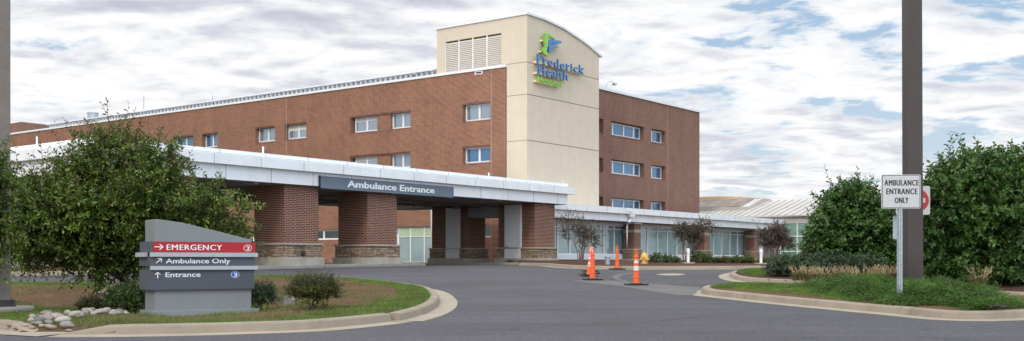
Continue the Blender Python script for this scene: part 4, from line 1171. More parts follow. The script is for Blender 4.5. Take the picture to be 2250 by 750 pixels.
cone(1398, 627, 'orange cone with two white bands standing nearest to the camera', [(.47, .63), (.72, .86)] and [(.455, .62), (.71, .83)], rz=.15)
cone(1302, 616, 'plain orange cone at the front of the left row of cones', [], H=1.05, rz=.1)
cone(1356, 592.5, 'plain orange cone alone near the far kerb', [], rz=.3)
cone(1294, 607.5, 'leaning orange cone with white bands and a white top behind the plain one', [(.40, .56), (.66, .78), (.82, .89)], lean=.10, rz=.2, top='cone_white')
cone(1299, 602, 'orange cone with white bands in the middle of the left row', [(.455, .62), (.71, .83)], rz=.1)
cone(1297, 597, 'orange cone with white bands at the back of the left row', [(.455, .62), (.71, .83)], rz=.1)

# ------------------------------------------------------------------ hydrant, bollards, stub
x, y = pg(1416, 590, .2); y = 61.0; x = (1416-CX)/F*y
HY_ = empty('fire_hydrant', x, y, float(zW(np.array([[x]]), np.array([[y]]))[0, 0])-.02, .5, 'yellow fire hydrant behind the kerb below the first brick pier', 'fire hydrant')
m_ = MB(); m_.lathe([(.22, 0), (.22, .04), (.15, .05), (.15, .34), (.21, .35), (.21, .40), (.20, .42), (.17, .52), (.10, .60), (.04, .62), (.04, .68)], 'hydrant_yellow', 16); child('barrel', HY_, m_, smooth=False)
for a, r_ in ((0, .08), (math.pi, .08), (-math.pi/2, .11)):
    m_ = MB(); d = Vector((math.cos(a), math.sin(a), 0)); m_.tube([d*.1+Vector((0, 0, .27)), d*.26+Vector((0, 0, .27))], r_, 'hydrant_yellow', 10); m_.tube([d*.26+Vector((0, 0, .27)), d*.31+Vector((0, 0, .27))], r_*.6, 'hydrant_yellow', 6); child('nozzle', HY_, m_)
y = 60.6; x = (1335-CX)/F*y
ST = empty('standpipe', x, y, float(zW(np.array([[x]]), np.array([[y]]))[0, 0])-.05, 0, 'short galvanised utility standpipe behind the kerb between two cones', 'standpipe')
m_ = MB(); m_.lathe([(.14, 0), (.14, .42), (.19, .43), (.19, .50), (.05, .52)], 'galv', 12); m_.box(.12, .3, -.05, .05, .40, .5, 'galv'); child('pipe', ST, m_)
for px, zt_, lab in ((1512, 547, 'slim white bollard between the first two dark-leaved trees'), (1672, 548, 'slim white bollard near the right end of the wing')):
    y = 61.5; x = (px-CX)/F*y; z = float(zW(np.array([[x]]), np.array([[y]]))[0, 0])
    b_ = empty('bollard', x, y, z, .1, lab, 'bollard', 'slim white bollards along the far kerb')
    m_ = MB(); m_.box(-.3, .3, -.3, .3, -.1, .05, 'plinth'); child('footing', b_, m_)
    m_ = MB(); m_.box(-.06, .06, -.06, .06, .05, hz(553, y)-z, 'kerb_white_paint'); m_.box(-.075, .075, -.075, .075, hz(556, y)-z, hz(zt_-1, y)-z, 'kerb_white_paint'); child('shaft', b_, m_)

# ------------------------------------------------------------------ foliage
def np_mesh(name, V, Fq, mat, parent=None, k=4, off=(0, 0, 0), matidx=None, mats=None):
    me = bpy.data.meshes.new(name)
    V = np.asarray(V, np.float32)-np.asarray(off, np.float32)
    me.vertices.add(len(V)); me.vertices.foreach_set('co', V.ravel())
    Fq = np.asarray(Fq, np.int32); n = len(Fq)
    me.loops.add(n*k); me.loops.foreach_set('vertex_index', Fq.ravel())
    me.polygons.add(n); me.polygons.foreach_set('loop_start', (np.arange(n)*k).astype(np.int32))
    me.update(calc_edges=True)
    for m in (mats or [mat]): me.materials.append(MATS[m])
    if matidx is not None: me.polygons.foreach_set('material_index', matidx.astype(np.int32))
    o = bpy.data.objects.new(name, me); COL.objects.link(o)
    if parent: o.parent = parent
    return o
def unit(a): return a/np.maximum(np.linalg.norm(a, axis=-1, keepdims=True), 1e-9)
def leaf_quads(P, D, Lh, W, rng, up=.6, nj=.55):
    """one bent four-cornered leaf per point: base, two sides, tip"""
    n = len(P)
    nrm = unit(rng.normal(0, nj, (n, 3))+np.array([0, 0, up]))
    S = unit(np.cross(D, nrm)); nn = np.cross(S, D)
    a = P; b = P+D*(Lh*.45)[:, None]+S*(W*.5)[:, None]+nn*(W*.18)[:, None]
    c = P+D*Lh[:, None]-nn*(W*.12)[:, None]
    d = P+D*(Lh*.45)[:, None]-S*(W*.5)[:, None]+nn*(W*.18)[:, None]
    V = np.stack([a, b, c, d], 1).reshape(-1, 3)
    return V, np.arange(n*4).reshape(-1, 4)
def tubes3(A, B, ra, rb):
    """three-sided tapered sticks"""
    D = unit(B-A); h = np.where(np.abs(D[:, 2:3]) < .9, np.array([[0, 0, 1.]]), np.array([[1., 0, 0]]))
    U = unit(np.cross(D, h)); W = np.cross(D, U); V = []
    for k in range(3):
        t = 2*math.pi*k/3; o_ = U*math.cos(t)+W*math.sin(t)
        V += [A+o_*ra[:, None], B+o_*rb[:, None]]
    V = np.stack(V, 1).reshape(-1, 3); n = len(A)
    i = (np.arange(n)*6)[:, None]
    Q = np.concatenate([i+np.array([[0, 2, 3, 1]]), i+np.array([[2, 4, 5, 3]]), i+np.array([[4, 0, 1, 5]])], 0)
    return V, Q
def plant(name, base, clumps, label, cat, leafmat, lsize, twigs, per, tl, trunks=((0, 0),), trad=.07, group=None, upb=.5, bark='bark', seed=1, shoots=(), shootmat=None, wl=.5, spread=1.0, trunkname='trunk', thick=1.0, fork=.35, radial=1.0, tip=.6, nj=.55, rand_shoots=0):
    """clumps: (x,y,z,rx,ry,rz,weight) world; twigs fan out of every clump, leaves sit alternately along them"""
    rng = np.random.default_rng(seed)
    bx, by, bz = base
    e = empty(name, bx, by, bz, 0, label, cat, group)
    C = np.array(clumps, float); Bv = np.array(base, float)
    # limbs
    mb = MB(); forks = []
    for i, t in enumerate(trunks):
        b0 = Vector((t[0], t[1], -.1))
        zz = (C[:, 2].mean()-bz)*fork
        ctr = Vector((C[:, 0].mean()-bx, C[:, 1].mean()-by, 0))
        f = Vector((t[0]*2.0+ctr.x*.25+rng.normal(0, .05), t[1]*2.0+ctr.y*.25+rng.normal(0, .05), zz))
        m = (b0+f)/2+Vector((rng.normal(0, .04), rng.normal(0, .04), 0))
        mb.tube([b0, m, f], [trad*1.15, trad*.95, trad*.8], bark, 8); forks.append(f)
    for c in C:
        tgt = Vector((c[0]-bx, c[1]-by, c[2]-bz)); f = min(forks, key=lambda q: (q-tgt).length)
        mid = f.lerp(tgt, .5)+Vector((rng.normal(0, .12), rng.normal(0, .12), rng.normal(.05, .1)))
        mb.tube([f, mid, tgt], [trad*.6, trad*.4, trad*.15], bark, 6)
    child(trunkname, e, mb, fixn=False)
    # twigs
    w = C[:, 6]/C[:, 6].sum(); idx = rng.choice(len(C), twigs, p=w); c = C[idx]
    dirn = unit(rng.normal(0, 1, (twigs, 3)))
    r = rng.random(twigs)**(1/2.2)*.82
    P0 = c[:, :3]+dirn*c[:, 3:6]*r[:, None]
    d = unit(dirn*np.array([1, 1, .8])*radial+np.array([0, 0, upb])+rng.normal(0, .35, (twigs, 3)))
    ln = tl*(.6+.8*rng.random(twigs))
    rows_P = []; rows_D = []; rows_L = []; A_ = []; B_ = []; RA = []; RB = []
    def emit(P0, d, ln, m, lsc=1.0):
        n = len(P0)
        t = (np.arange(m)[None, :]+rng.random((n, m))*.5)/m
        droop = np.zeros((n, m, 3)); droop[..., 2] = -t**2*ln[:, None]*.18*(d[:, 2:3] < .75)
        pos = P0[:, None, :]+d[:, None, :]*(ln[:, None]*t)[..., None]+droop
        side = unit(np.cross(d, rng.normal(0, 1, (n, 3))))
        s2 = np.cross(d, side)
        ph = (np.arange(m)*2.4)[None, :]+rng.random((n, 1))*6.28
        o_ = side[:, None, :]*np.cos(ph)[..., None]+s2[:, None, :]*np.sin(ph)[..., None]
        D = unit(o_*spread+d[:, None, :]*tip+rng.normal(0, .25, (n, m, 3)))
        Ls = lsize*lsc*(.7+.6*rng.random((n, m)))*(1-.35*t)
        rows_P.append(pos.reshape(-1, 3)); rows_D.append(D.reshape(-1, 3)); rows_L.append(Ls.ravel())
        mid = P0+d*(ln*.5)[:, None]+np.array([0, 0, -1])*(ln*.045*(d[:, 2] < .75))[:, None]; end = P0+d*ln[:, None]+np.array([0, 0, -1])*(ln*.18*(d[:, 2] < .75))[:, None]
        A_.extend([P0, mid]); B_.extend([mid, end]); RA.extend([np.full(n, .010*thick), np.full(n, .007*thick)]); RB.extend([np.full(n, .007*thick), np.full(n, .003*thick)])
    emit(P0, d, ln, per)
    P = np.concatenate(rows_P); D = np.concatenate(rows_D); Ls = np.concatenate(rows_L)
    zmin = bz+.05
    keep = P[:, 2] > zmin
    V, Q = leaf_quads(P[keep], D[keep], Ls[keep], Ls[keep]*wl, rng, nj=nj)
    if rand_shoots:
        ii = rng.choice(len(C), rand_shoots*4, p=w); cc = C[ii]; dd = unit(rng.normal(0, 1, (len(ii), 3))*np.array([1, 1, .5])+np.array([0, 0, .55])); pp = cc[:, :3]+dd*cc[:, 3:6]*.9
        out_ = np.ones(len(pp), bool)
        for c_ in C: out_ &= (((pp-c_[:3])/np.maximum(c_[3:6], .1))**2).sum(1) > .62
        pp, dd = pp[out_][:rand_shoots], unit(dd[out_][:rand_shoots]*.7+np.array([0, 0, .75])); ll = tl*(1.0+1.2*rng.random(len(pp)))
        shoots = list(shoots)+[(*a, *b, c) for a, b, c in zip(pp, dd, ll)]
    if len(shoots):
        V0, Q0 = V, Q; rows_P.clear(); rows_D.clear(); rows_L.clear()
        S = np.array(shoots, float); emit(S[:, :3], unit(S[:, 3:6]), S[:, 6], 15, 1.05)
        V, Q = leaf_quads(np.concatenate(rows_P), np.concatenate(rows_D), np.concatenate(rows_L), np.concatenate(rows_L)*wl*.9, rng)
        np_mesh('foliage', np.concatenate([V0, V]), np.concatenate([Q0, Q+len(V0)]), leafmat, e, off=base, mats=[leafmat, shootmat or leafmat], matidx=np.concatenate([np.zeros(len(Q0)), np.ones(len(Q))]))
    else: np_mesh('foliage', V, Q, leafmat, e, off=base)
    V, Q = tubes3(np.concatenate(A_), np.concatenate(B_), np.concatenate(RA), np.concatenate(RB))
    np_mesh('twigs', V, Q, bark, e, off=base)
    return e
def at(px, py, Y): return np.array([(px-CX)/F*Y, Y, hz(py, Y)])
def cl(px, py, Y, rpx, rpy, rY, w=None):   # clump given by its outline size
    p = at(px, py, Y); k = Y/F
    rx, rz = rpx*k, rpy*k
    return (*p, rx, rY, rz, w if w else rx*rY*rz)

# left ornamental tree
def tops(L_, Y):
    o_ = []
    for x0, y0, x1, y1 in L_:
        a = at(x0, y0+12, Y); b = at(x1, y1+12, Y+random.uniform(-.5, .5)); o_.append((*a, *(b-a), float(np.linalg.norm(b-a))))
    return o_
ct = [cl(120, 480, 28, 95, 95, 1.8), cl(60, 520, 26.5, 55, 60, 1.2), cl(215, 440, 28.5, 80, 95, 1.8), cl(255, 340, 28.5, 62, 48, 1.2), cl(352, 372, 28, 46, 46, 1.2), cl(400, 340, 28, 20, 22, .5), cl(215, 318, 28.4, 32, 26, .8),
      cl(330, 480, 28, 100, 110, 1.8), cl(435, 462, 27.2, 52, 44, 1.2), cl(515, 460, 27, 26, 24, .6), cl(480, 425, 27, 20, 18, .5), cl(480, 520, 28, 70, 48, 1.3), cl(230, 525, 28, 100, 50, 1.7),
      cl(115, 535, 28, 65, 28, 1.2), cl(222, 590, 27.5, 42, 18, 1.0), cl(300, 570, 28.5, 60, 40, 1.3), cl(75, 545, 27.5, 55, 22, 1.0), cl(150, 552, 27, 70, 22, 1.2), cl(45, 470, 26.5, 42, 50, 1.1), cl(170, 480, 27, 90, 65, 1.3), cl(165, 375, 28, 34, 34, .9), cl(95, 425, 27.5, 34, 30, .8)]
sh = []
for (x0, y0, x1, y1) in ((255, 300, 222, 224), (238, 305, 205, 248), (225, 310, 186, 252), (262, 305, 262, 250), (275, 308, 298, 238), (185, 345, 137, 256), (200, 330, 170, 268), (100, 405, 86, 286), (128, 400, 140, 320), (345, 330, 357, 262), (320, 335, 332, 268), (390, 400, 435, 362), (375, 360, 392, 318), (430, 420, 494, 378), (80, 420, 62, 335), (55, 440, 28, 300), (160, 380, 155, 300), (475, 450, 520, 408), (525, 480, 560, 430), (510, 520, 575, 480), (40, 420, -5, 345), (440, 440, 436, 400), (300, 330, 310, 285)):
    a = at(x0, y0, 27.3+random.uniform(-.4, .6)); b = at(x1, y1, 27.0+random.uniform(-.4, .4)); sh.append((*a, *(b-a), float(np.linalg.norm(b-a))))
b0 = np.array([(292-CX)/F*27.8, 27.8]); zt_ = float(zA(b0[0:1][None], b0[1:2][None])[0, 0])
plant('ornamental_tree', (b0[0], b0[1], zt_), ct, 'broad multi-stemmed green tree with a few yellow leaves behind the monument sign', 'tree', 'leaf_cherry', .15, 4300, 18, .58,
      trunks=((0, 0), (.22, .1), (-.15, .12), (.05, -.15)), trad=.09, upb=.22, seed=5, shoots=sh, shootmat='leaf_red_tip', wl=.46, nj=.32, rand_shoots=70)
bl = np.array([(-75-CX)/F*22.6, 22.6]); zl_ = float(zA(bl[0:1][None], bl[1:2][None])[0, 0])
shl = []
for (x0, y0, x1, y1) in ((-25, 400, 22, 300), (-20, 470, 42, 370), (-25, 520, 30, 455), (-20, 590, 34, 560), (-30, 620, 26, 610), (-20, 360, 10, 292), (-15, 440, 38, 415), (-20, 550, 36, 520)):
    a = at(x0, y0, 20.7); b = at(x1, y1, 20.5+random.uniform(-.2, .2)); shl.append((*a, *(b-a), float(np.linalg.norm(b-a))))
plant('ornamental_tree', (bl[0], bl[1], zl_), [cl(-70, 380, 22, 45, 60, .7), cl(-60, 480, 21.3, 42, 60, .6), cl(-50, 560, 21, 38, 45, .5), cl(-110, 450, 22, 60, 90, 1.0), cl(-18, 500, 20.9, 18, 50, .3, .3), cl(-20, 400, 20.9, 16, 40, .3, .2)],
      'tree mostly outside the left edge whose leafy sprays cross the left light pole', 'tree', 'leaf_cherry', .13, 700, 17, .5, trad=.06, upb=.35, seed=6, shoots=shl, wl=.46)
# big right tree and its neighbour
cr = [cl(2125, 412, 33, 66, 62, 1.7), cl(2175, 380, 33, 55, 38, 1.3), cl(2228, 370, 33.5, 45, 34, 1.2), cl(2080, 440, 32.6, 55, 60, 1.5), cl(2060, 530, 32.4, 50, 62, 1.4), cl(2160, 500, 32.5, 95, 95, 2.0),
      cl(2250, 430, 33, 80, 90, 1.8), cl(2260, 560, 32.4, 95, 78, 1.7), cl(2120, 590, 32.2, 80, 42, 1.3), cl(2195, 600, 32.0, 80, 40, 1.2), cl(2330, 480, 33, 70, 110, 1.6), cl(2045, 590, 32.4, 35, 45, 1.1)]
plant('broadleaf_tree', (*at(2150, 574, 33.2)[:2], g1(33)+.2), cr, 'large dense dark green broadleaf tree at the right edge of the photo', 'tree', 'leaf_magnolia', .205, 3300, 17, .55, shoots=tops([(2040, 400, 2030, 350), (2075, 370, 2066, 330), (2110, 350, 2104, 314), (2150, 345, 2150, 312), (2190, 335, 2184, 308), (2215, 345, 2222, 306), (2245, 340, 2250, 305), (2020, 470, 2008, 420), (2022, 540, 2006, 500), (2130, 345, 2128, 318), (2168, 340, 2170, 314), (2205, 340, 2204, 312), (2232, 330, 2238, 308), (2060, 390, 2044, 345), (2090, 365, 2082, 326)], 33), trunks=((0, 0), (.3, .1), (-.3, 0)), trad=.10, upb=.35, seed=8, nj=.4, rand_shoots=35, wl=.56, radial=1.2)
cr = [cl(1880, 450, 42, 60, 40, 1.3), cl(1850, 440, 42, 38, 28, 1.0), cl(1920, 482, 42, 36, 30, 1.0), cl(1840, 490, 41.5, 44, 42, 1.4), cl(1868, 425, 42, 26, 18, .7), cl(1900, 520, 41.5, 85, 62, 1.7), cl(1815, 540, 41.2, 45, 48, 1.2), cl(1960, 530, 41.5, 60, 58, 1.4),
      cl(1870, 575, 41, 85, 32, 1.3), cl(1990, 590, 40, 50, 40, 1.2), cl(1980, 505, 42.5, 24, 30, .7)]
plant('broadleaf_tree', (*at(1895, 574, 42)[:2], g1(42)+.2), cr, 'smaller round broadleaf tree left of the white ambulance sign', 'tree', 'leaf_magnolia', .195, 2800, 16, .5, shoots=tops([(1850, 425, 1846, 398), (1870, 430, 1875, 402), (1895, 430, 1902, 404), (1830, 440, 1822, 408), (1800, 470, 1782, 452), (1790, 500, 1768, 486), (1780, 540, 1762, 530), (1940, 450, 1950, 425), (1885, 425, 1888, 400), (1920, 440, 1930, 412), (1812, 460, 1800, 432), (1785, 520, 1764, 508), (1960, 460, 1972, 440)], 41.8), trunks=((0, 0), (.3, .1), (-.3, 0)), trad=.09, upb=.35, seed=9, nj=.4, rand_shoots=30, wl=.55, radial=1.2)
# dark shrubs under the trees
for i, (px, py, Y, rx, ry) in enumerate(((1735, 595, 40.5, 46, 20), (1800, 591, 40, 56, 21), (1885, 592, 39.5, 62, 18))):
    cs = [cl(px, py, Y, rx, ry, 1.3), cl(px-rx*.4, py-ry*.15, Y+.2, rx*.55, ry*.85, 1.0), cl(px+rx*.4, py-ry*.1, Y+.2, rx*.55, ry*.9, 1.0)]
    plant('shrub', (*at(px, 574, Y)[:2], g1(Y)+.2), cs, ['dark grey-green shrub at the left end of the bank by the plume grass', 'dark grey-green shrub in the middle of the bank behind the plume grass', 'dark grey-green shrub at the right of the bank behind the plume grass'][i], 'shrub', 'leaf_viburnum', .14, 950, 14, .34, trad=.03, seed=20+i, wl=.5, group='dark shrubs on the island', trunkname='stems', upb=.5)
# crape myrtles in front of the wing
def myrtle(px, Y, top, bot, half, label, mat, tw, seed, dens=1.0):
    b = at(px, 574, Y); z = float(zW(np.array([[b[0]]]), np.array([[Y]]))[0, 0]); k = Y/F; rng = random.Random(seed)
    H = hz(top, Y)-z; W = half*k; cs = []
    for i in range(13):
        a = rng.uniform(0, 6.28); rr = rng.uniform(.15, .82)*W; zz = z+H*rng.uniform(.42, .88)
        rr *= .55+.5*min(1, (zz-z)/H*1.2); s = rng.uniform(.20, .34)*W
        cs.append((b[0]+rr*math.cos(a), Y+rr*math.sin(a)*.8, zz, s, s, s*.9, s**2))
    return plant('crape_myrtle', (b[0], Y, z), cs, label, 'tree', mat, .105, tw, 11, .42, trunks=[(.12*math.cos(a), .12*math.sin(a)) for a in (0.2, 1.3, 2.4, 3.6, 4.7, 5.6)], trad=.034, bark='bark_pale', group='young dark-leaved trees in front of the glazed wing', seed=seed, wl=.6, fork=.45, upb=.5, trunkname='stems', thick=1.4)
myrtle(1274, 66, 474, 577, 62, 'sparse young tree with bare pale stems beside the last canopy pillar', 'leaf_myrtle', 300, 31)
myrtle(1506, 66, 482, 577, 60, 'young dark-leaved tree between the first and second brick piers', 'leaf_myrtle', 420, 37)
myrtle(1702, 68, 487, 577, 56, 'purplish bushy young tree at the right end of the wing', 'leaf_myrtle_purple', 620, 41)
# low shrubs in the wing bed
for i, (px, w, h, mt) in enumerate(((1445, 26, 16, 'leaf_shrub'), (1478, 18, 9, 'leaf_shrub'), (1535, 22, 19, 'leaf_shrub'), (1562, 16, 9, 'leaf_shrub'), (1590, 16, 9, 'leaf_olive'), (1616, 18, 10, 'leaf_shrub'), (1642, 16, 9, 'leaf_shrub'), (1690, 24, 7, 'leaf_olive'), (1725, 24, 8, 'leaf_olive'))):
    Y = 62.5; b = at(px, 574, Y); z = float(zW(np.array([[b[0]]]), np.array([[Y]]))[0, 0]); k = Y/F
    lab = ['round green shrub right of the yellow hydrant', 'flat green shrub left of the first white bollard', 'tallest leafy shrub, at the foot of the second brick pier', 'low shrub just right of the second brick pier', 'low olive shrub with bare flower stems under the third window band', 'low shrub under the middle of the third window band', 'low shrub left of the last brick pier', 'low olive ground shrub under the purplish tree', 'low olive ground shrub right of the purplish tree'][i]
    plant('shrub', (b[0], Y, z), [(b[0], Y, z+h*k*.5, w*k, .5, h*k*.6, 1)], lab, 'shrub', mt, .12, 110, 9, .25, trad=.015, seed=50+i, wl=.5, group='low shrubs in the bed by the wing', trunkname='stems')
# shrubs round the monument sign
def bush(px, pyb, Y, top, half, label, mat, tw, per, ls, seed, up=.8, tl=.5, wl=.35):
    z = float(zA(np.array([[at(px, 574, Y)[0]]]), np.array([[Y]]))[0, 0]); b = at(px, 574, Y); k = Y/F; H = hz(top, Y)-z; W = half*k
    rng = random.Random(seed); cs = []
    for i in range(11):
        a = i*2.4; rr = W*.62*math.sqrt((i+.5)/11); cs.append((b[0]+rr*math.cos(a), Y+rr*math.sin(a)*.9, z+H*(.70-.22*(rr/W)), W*.36, W*.36, H*.24, 1))
    return plant('shrub', (b[0], Y, z), cs, label, 'shrub', mat, ls, tw, per, tl, trunks=[(.05*math.cos(a), .05*math.sin(a)) for a in range(6)], trad=.014, seed=seed, wl=wl, upb=up, trunkname='stems', fork=.3, thick=.6)
bush(690, 700, 22.6, 620, 62, 'wispy green shrub with brown stems in the grass right of the monument sign', 'leaf_olive', 900, 15, .07, 61, up=1.0, tl=.30)
bush(572, 690, 24.2, 628, 32, 'small blue-green shrub close to the right side of the monument sign', 'leaf_viburnum', 330, 13, .08, 62, tl=.25)
bush(278, 705, 23.8, 636, 42, 'dark leafy shrub at the left foot of the monument sign', 'leaf_shrub', 600, 14, .09, 63, tl=.28, wl=.45)
bush(205, 690, 24.4, 662, 38, 'low yellow-green shrub in the hollow left of the monument sign', 'leaf_olive', 420, 12, .06, 64, tl=.2)

# ------------------------------------------------------------------ junipers, grass, plumes
def scatter(poly, n, rng, dens=None, inset=.05):
    P = np.array(poly); x0, y0 = P.min(0); x1, y1 = P.max(0)
    X = rng.uniform(x0, x1, n*3); Y = rng.uniform(y0, y1, n*3)
    m = in_poly(X, Y, P); X, Y = X[m], Y[m]
    m = dist_poly(X, Y, P) > inset; X, Y = X[m], Y[m]
    if dens is not None: m = rng.random(len(X)) < dens(X, Y); X, Y = X[m], Y[m]
    return X[:n], Y[:n]
def blades(name, X, Y, zf, hmin, hmax, w, mat, rng, label, lean=.5, kind='stuff', cat='grass'):
    Z = zf(X, Y)-.01; n = len(X)
    h = rng.uniform(hmin, hmax, n); a = rng.uniform(0, 6.283, n); ln = rng.uniform(0, lean, n)*h
    b = rng.uniform(0, 6.283, n)
    P = np.stack([X, Y, Z], 1)
    S = np.stack([np.cos(b), np.sin(b), np.zeros(n)], 1)*w*.5
    T = P+np.stack([np.cos(a)*ln, np.sin(a)*ln, h], 1)
    V = np.stack([P-S, P+S, T], 1).reshape(-1, 3)
    o = np_mesh(name, V, np.arange(n*3).reshape(-1, 3), mat, k=3)
    return tag(o, label, cat, kind=kind)
rg = np.random.default_rng(3)
def vnoise(X, Y, s, seed=0):
    r = np.random.default_rng(seed); t = np.zeros(X.shape)
    for k in range(7):
        a = r.uniform(0, 6.28); f = s*r.uniform(.5, 2.2); t += np.sin((X*math.cos(a)+Y*math.sin(a))*f+r.uniform(0, 6.28))
    return t/7
INN_A = ISL_A
edge = lambda X, Y: np.clip(1.7-dist_poly(X, Y, ISL_A)/1.1, 0, 1)
dA = lambda X, Y: np.clip(edge(X, Y)+np.clip(vnoise(X, Y, 1.6, 4)*1.6+.22, 0, 1)*.75*(X > -16)+.35*(X < -9.2), .05, 1)
_bp = [(pg(830, 655), 1.5, 2.3), (pg(770, 640), 1.6, 2.6), (pg(600, 627), 2.4, 1.3), (pg(900, 652), .9, 1.6), (pg(90, 645), 1.6, .8), (pg(170, 690), 1.0, 1.0), (pg(700, 628), 1.6, 1.3)]
def bare(X, Y): return np.clip(sum(np.exp(-(((X-c[0])/a)**2+((Y-c[1])/b)**2)) for c, a, b in _bp)*1.3+vnoise(X, Y, 3.0, 9)*.5, 0, 1)
_d0 = dA
dA = lambda X, Y: np.maximum(_d0(X, Y)*(1-.93*bare(X, Y)), .04)*1.0+.8*(dist_poly(X, Y, ISL_A) < 1.1)
X, Y = scatter(ISL_A, 130000, rg, dA, .22)
m = ~((np.abs(X+8.15) < .8) & (Y < 18.6) & (Y > 16.8))
X, Y = X[m], Y[m]
blades('grass', X, Y, zA, .03, .085, .014, 'blade_green', rg, 'green and yellowing grass round the rim of the sign island')
X, Y = scatter(ISL_A, 22000, rg, lambda X, Y: 1-dA(X, Y)*.9, .5)
blades('dry_grass', X, Y, zA, .015, .05, .018, 'blade_straw', rg, 'dry straw-coloured grass in the hollow of the sign island')
ixa = px_path([(1545, 641), (1620, 651), (1720, 661), (1830, 673), (1900, 676), (1900, 650), (1800, 646), (1700, 640), (1600, 637)], 4, True)
X, Y = scatter(ixa, 30000, rg, None, .03)
m = in_poly(X, Y, ISL_B) & (dist_poly(X, Y, ISL_B) > .27); X, Y = X[m], Y[m]
blades('grass', X, Y, zB, .03, .08, .014, 'blade_green', rg, 'mown grass at the tip of the right island')
gm = px_path([(1615, 602), (1625, 609), (1645, 614), (1690, 618), (1760, 620), (1720, 604), (1660, 600)], 4, True)
X, Y = scatter(gm, 14000, rg, None, .1)
m = in_poly(X, Y, ISL_M) & (dist_poly(X, Y, ISL_M) > .25); X, Y = X[m], Y[m]
blades('grass', X, Y, zM, .05, .12, .022, 'blade_lush', rg, 'grass at the rounded tip of the middle island')
X, Y = scatter(BED_K, 16000, rg, lambda X, Y: (X > -36)*1.0, .4)
blades('grass', X, Y, zK, .05, .12, .03, 'blade_green', rg, 'grass across the driveway behind the left tree')
# spreading juniper on the right island
def juniper(px, py, rx, ry, h, n, label, seed):
    rng = np.random.default_rng(seed); cx, cy = pg(px, py, .2); k = cy/F
    ax = rx*k; ay = 0.5*(pg(px, py-ry, .2)[1]-pg(px, py+ry, .2)[1])
    z0 = float(zB(np.array([[cx]]), np.array([[cy]]))[0, 0])
    e = empty('juniper', cx, cy, z0, 0, label, 'juniper', 'spreading junipers on the right island')
    m = n
    t = rng.uniform(0, 6.283, m); r = np.sqrt(rng.random(m))
    wob = 1+.18*np.sin(t*3+seed)+.12*np.sin(t*7+seed*2)
    X = cx+ax*r*np.cos(t)*wob; Y = cy+ay*r*np.sin(t)*wob; kk = in_poly(X, Y, ISL_B) & (dist_poly(X, Y, ISL_B) > .30); X, Y, t, r = X[kk], Y[kk], t[kk], r[kk]; m = len(X)
    zz = np.maximum(zB(X, Y), ground(Y)+.1)+h*(1-r**2.2)*(.62+.38*np.sin(X*5.1+seed)*np.sin(Y*4.3))+rng.uniform(-.08, .02, m)
    inside = in_poly(X, Y, ISL_B) | (dist_poly(X, Y, ISL_B) < .12)
    X, Y, zz, t, r = X[inside], Y[inside], zz[inside], t[inside], r[inside]; m = len(X)
    d = unit(np.stack([np.cos(t)*(.6+r), np.sin(t)*(.6+r), .38-.30*r], 1)+rng.normal(0, .35, (m, 3)))
    P0 = np.stack([X, Y, zz], 1); ln = rng.uniform(.12, .26, m); K = 15
    s = (np.arange(K)/K)[None, :]
    pos = P0[:, None, :]+d[:, None, :]*(ln[:, None]*s)[..., None]
    sd_ = unit(np.cross(d, np.array([0, 0, 1.])))
    sg = np.where(np.arange(K) % 2 == 0, 1, -1)[None, :, None]
    D = unit(d[:, None, :]*.9+sd_[:, None, :]*sg*.8+rng.normal(0, .2, (m, K, 3)))
    Ls = (rng.uniform(.030, .055, (m, K))*(1-.4*s))
    V, Q = leaf_quads(pos.reshape(-1, 3), D.reshape(-1, 3), Ls.ravel(), Ls.ravel()*.36, rng)
    np_mesh('foliage', V, Q, 'leaf_juniper', e, off=(cx, cy, z0))
    mb = MB()
    for i in range(9):
        a = i*.7; mb.tube([(0, 0, 0), (ax*.35*math.cos(a), ay*.35*math.sin(a), h*.35), (ax*.6*math.cos(a), ay*.6*math.sin(a), h*.3)], [.03, .02, .01], 'bark', 5)
    child('stems', e, mb)
juniper(1900, 647, 110, 16, .44, 5600, 'bright green juniper spreading left of the ambulance sign post', 2)
juniper(1965, 655, 85, 16, .35, 3600, 'juniper round the foot of the ambulance sign post', 3)
juniper(2085, 662, 110, 19, .40, 5600, 'brownish-topped juniper right of the thick light pole', 5)
juniper(2020, 642, 90, 10, .44, 3000, 'juniper behind the ambulance sign post at the foot of the thick pole', 6)
juniper(2165, 675, 60, 9, .2, 2200, 'low end of the juniper bed nearest the right edge', 7)
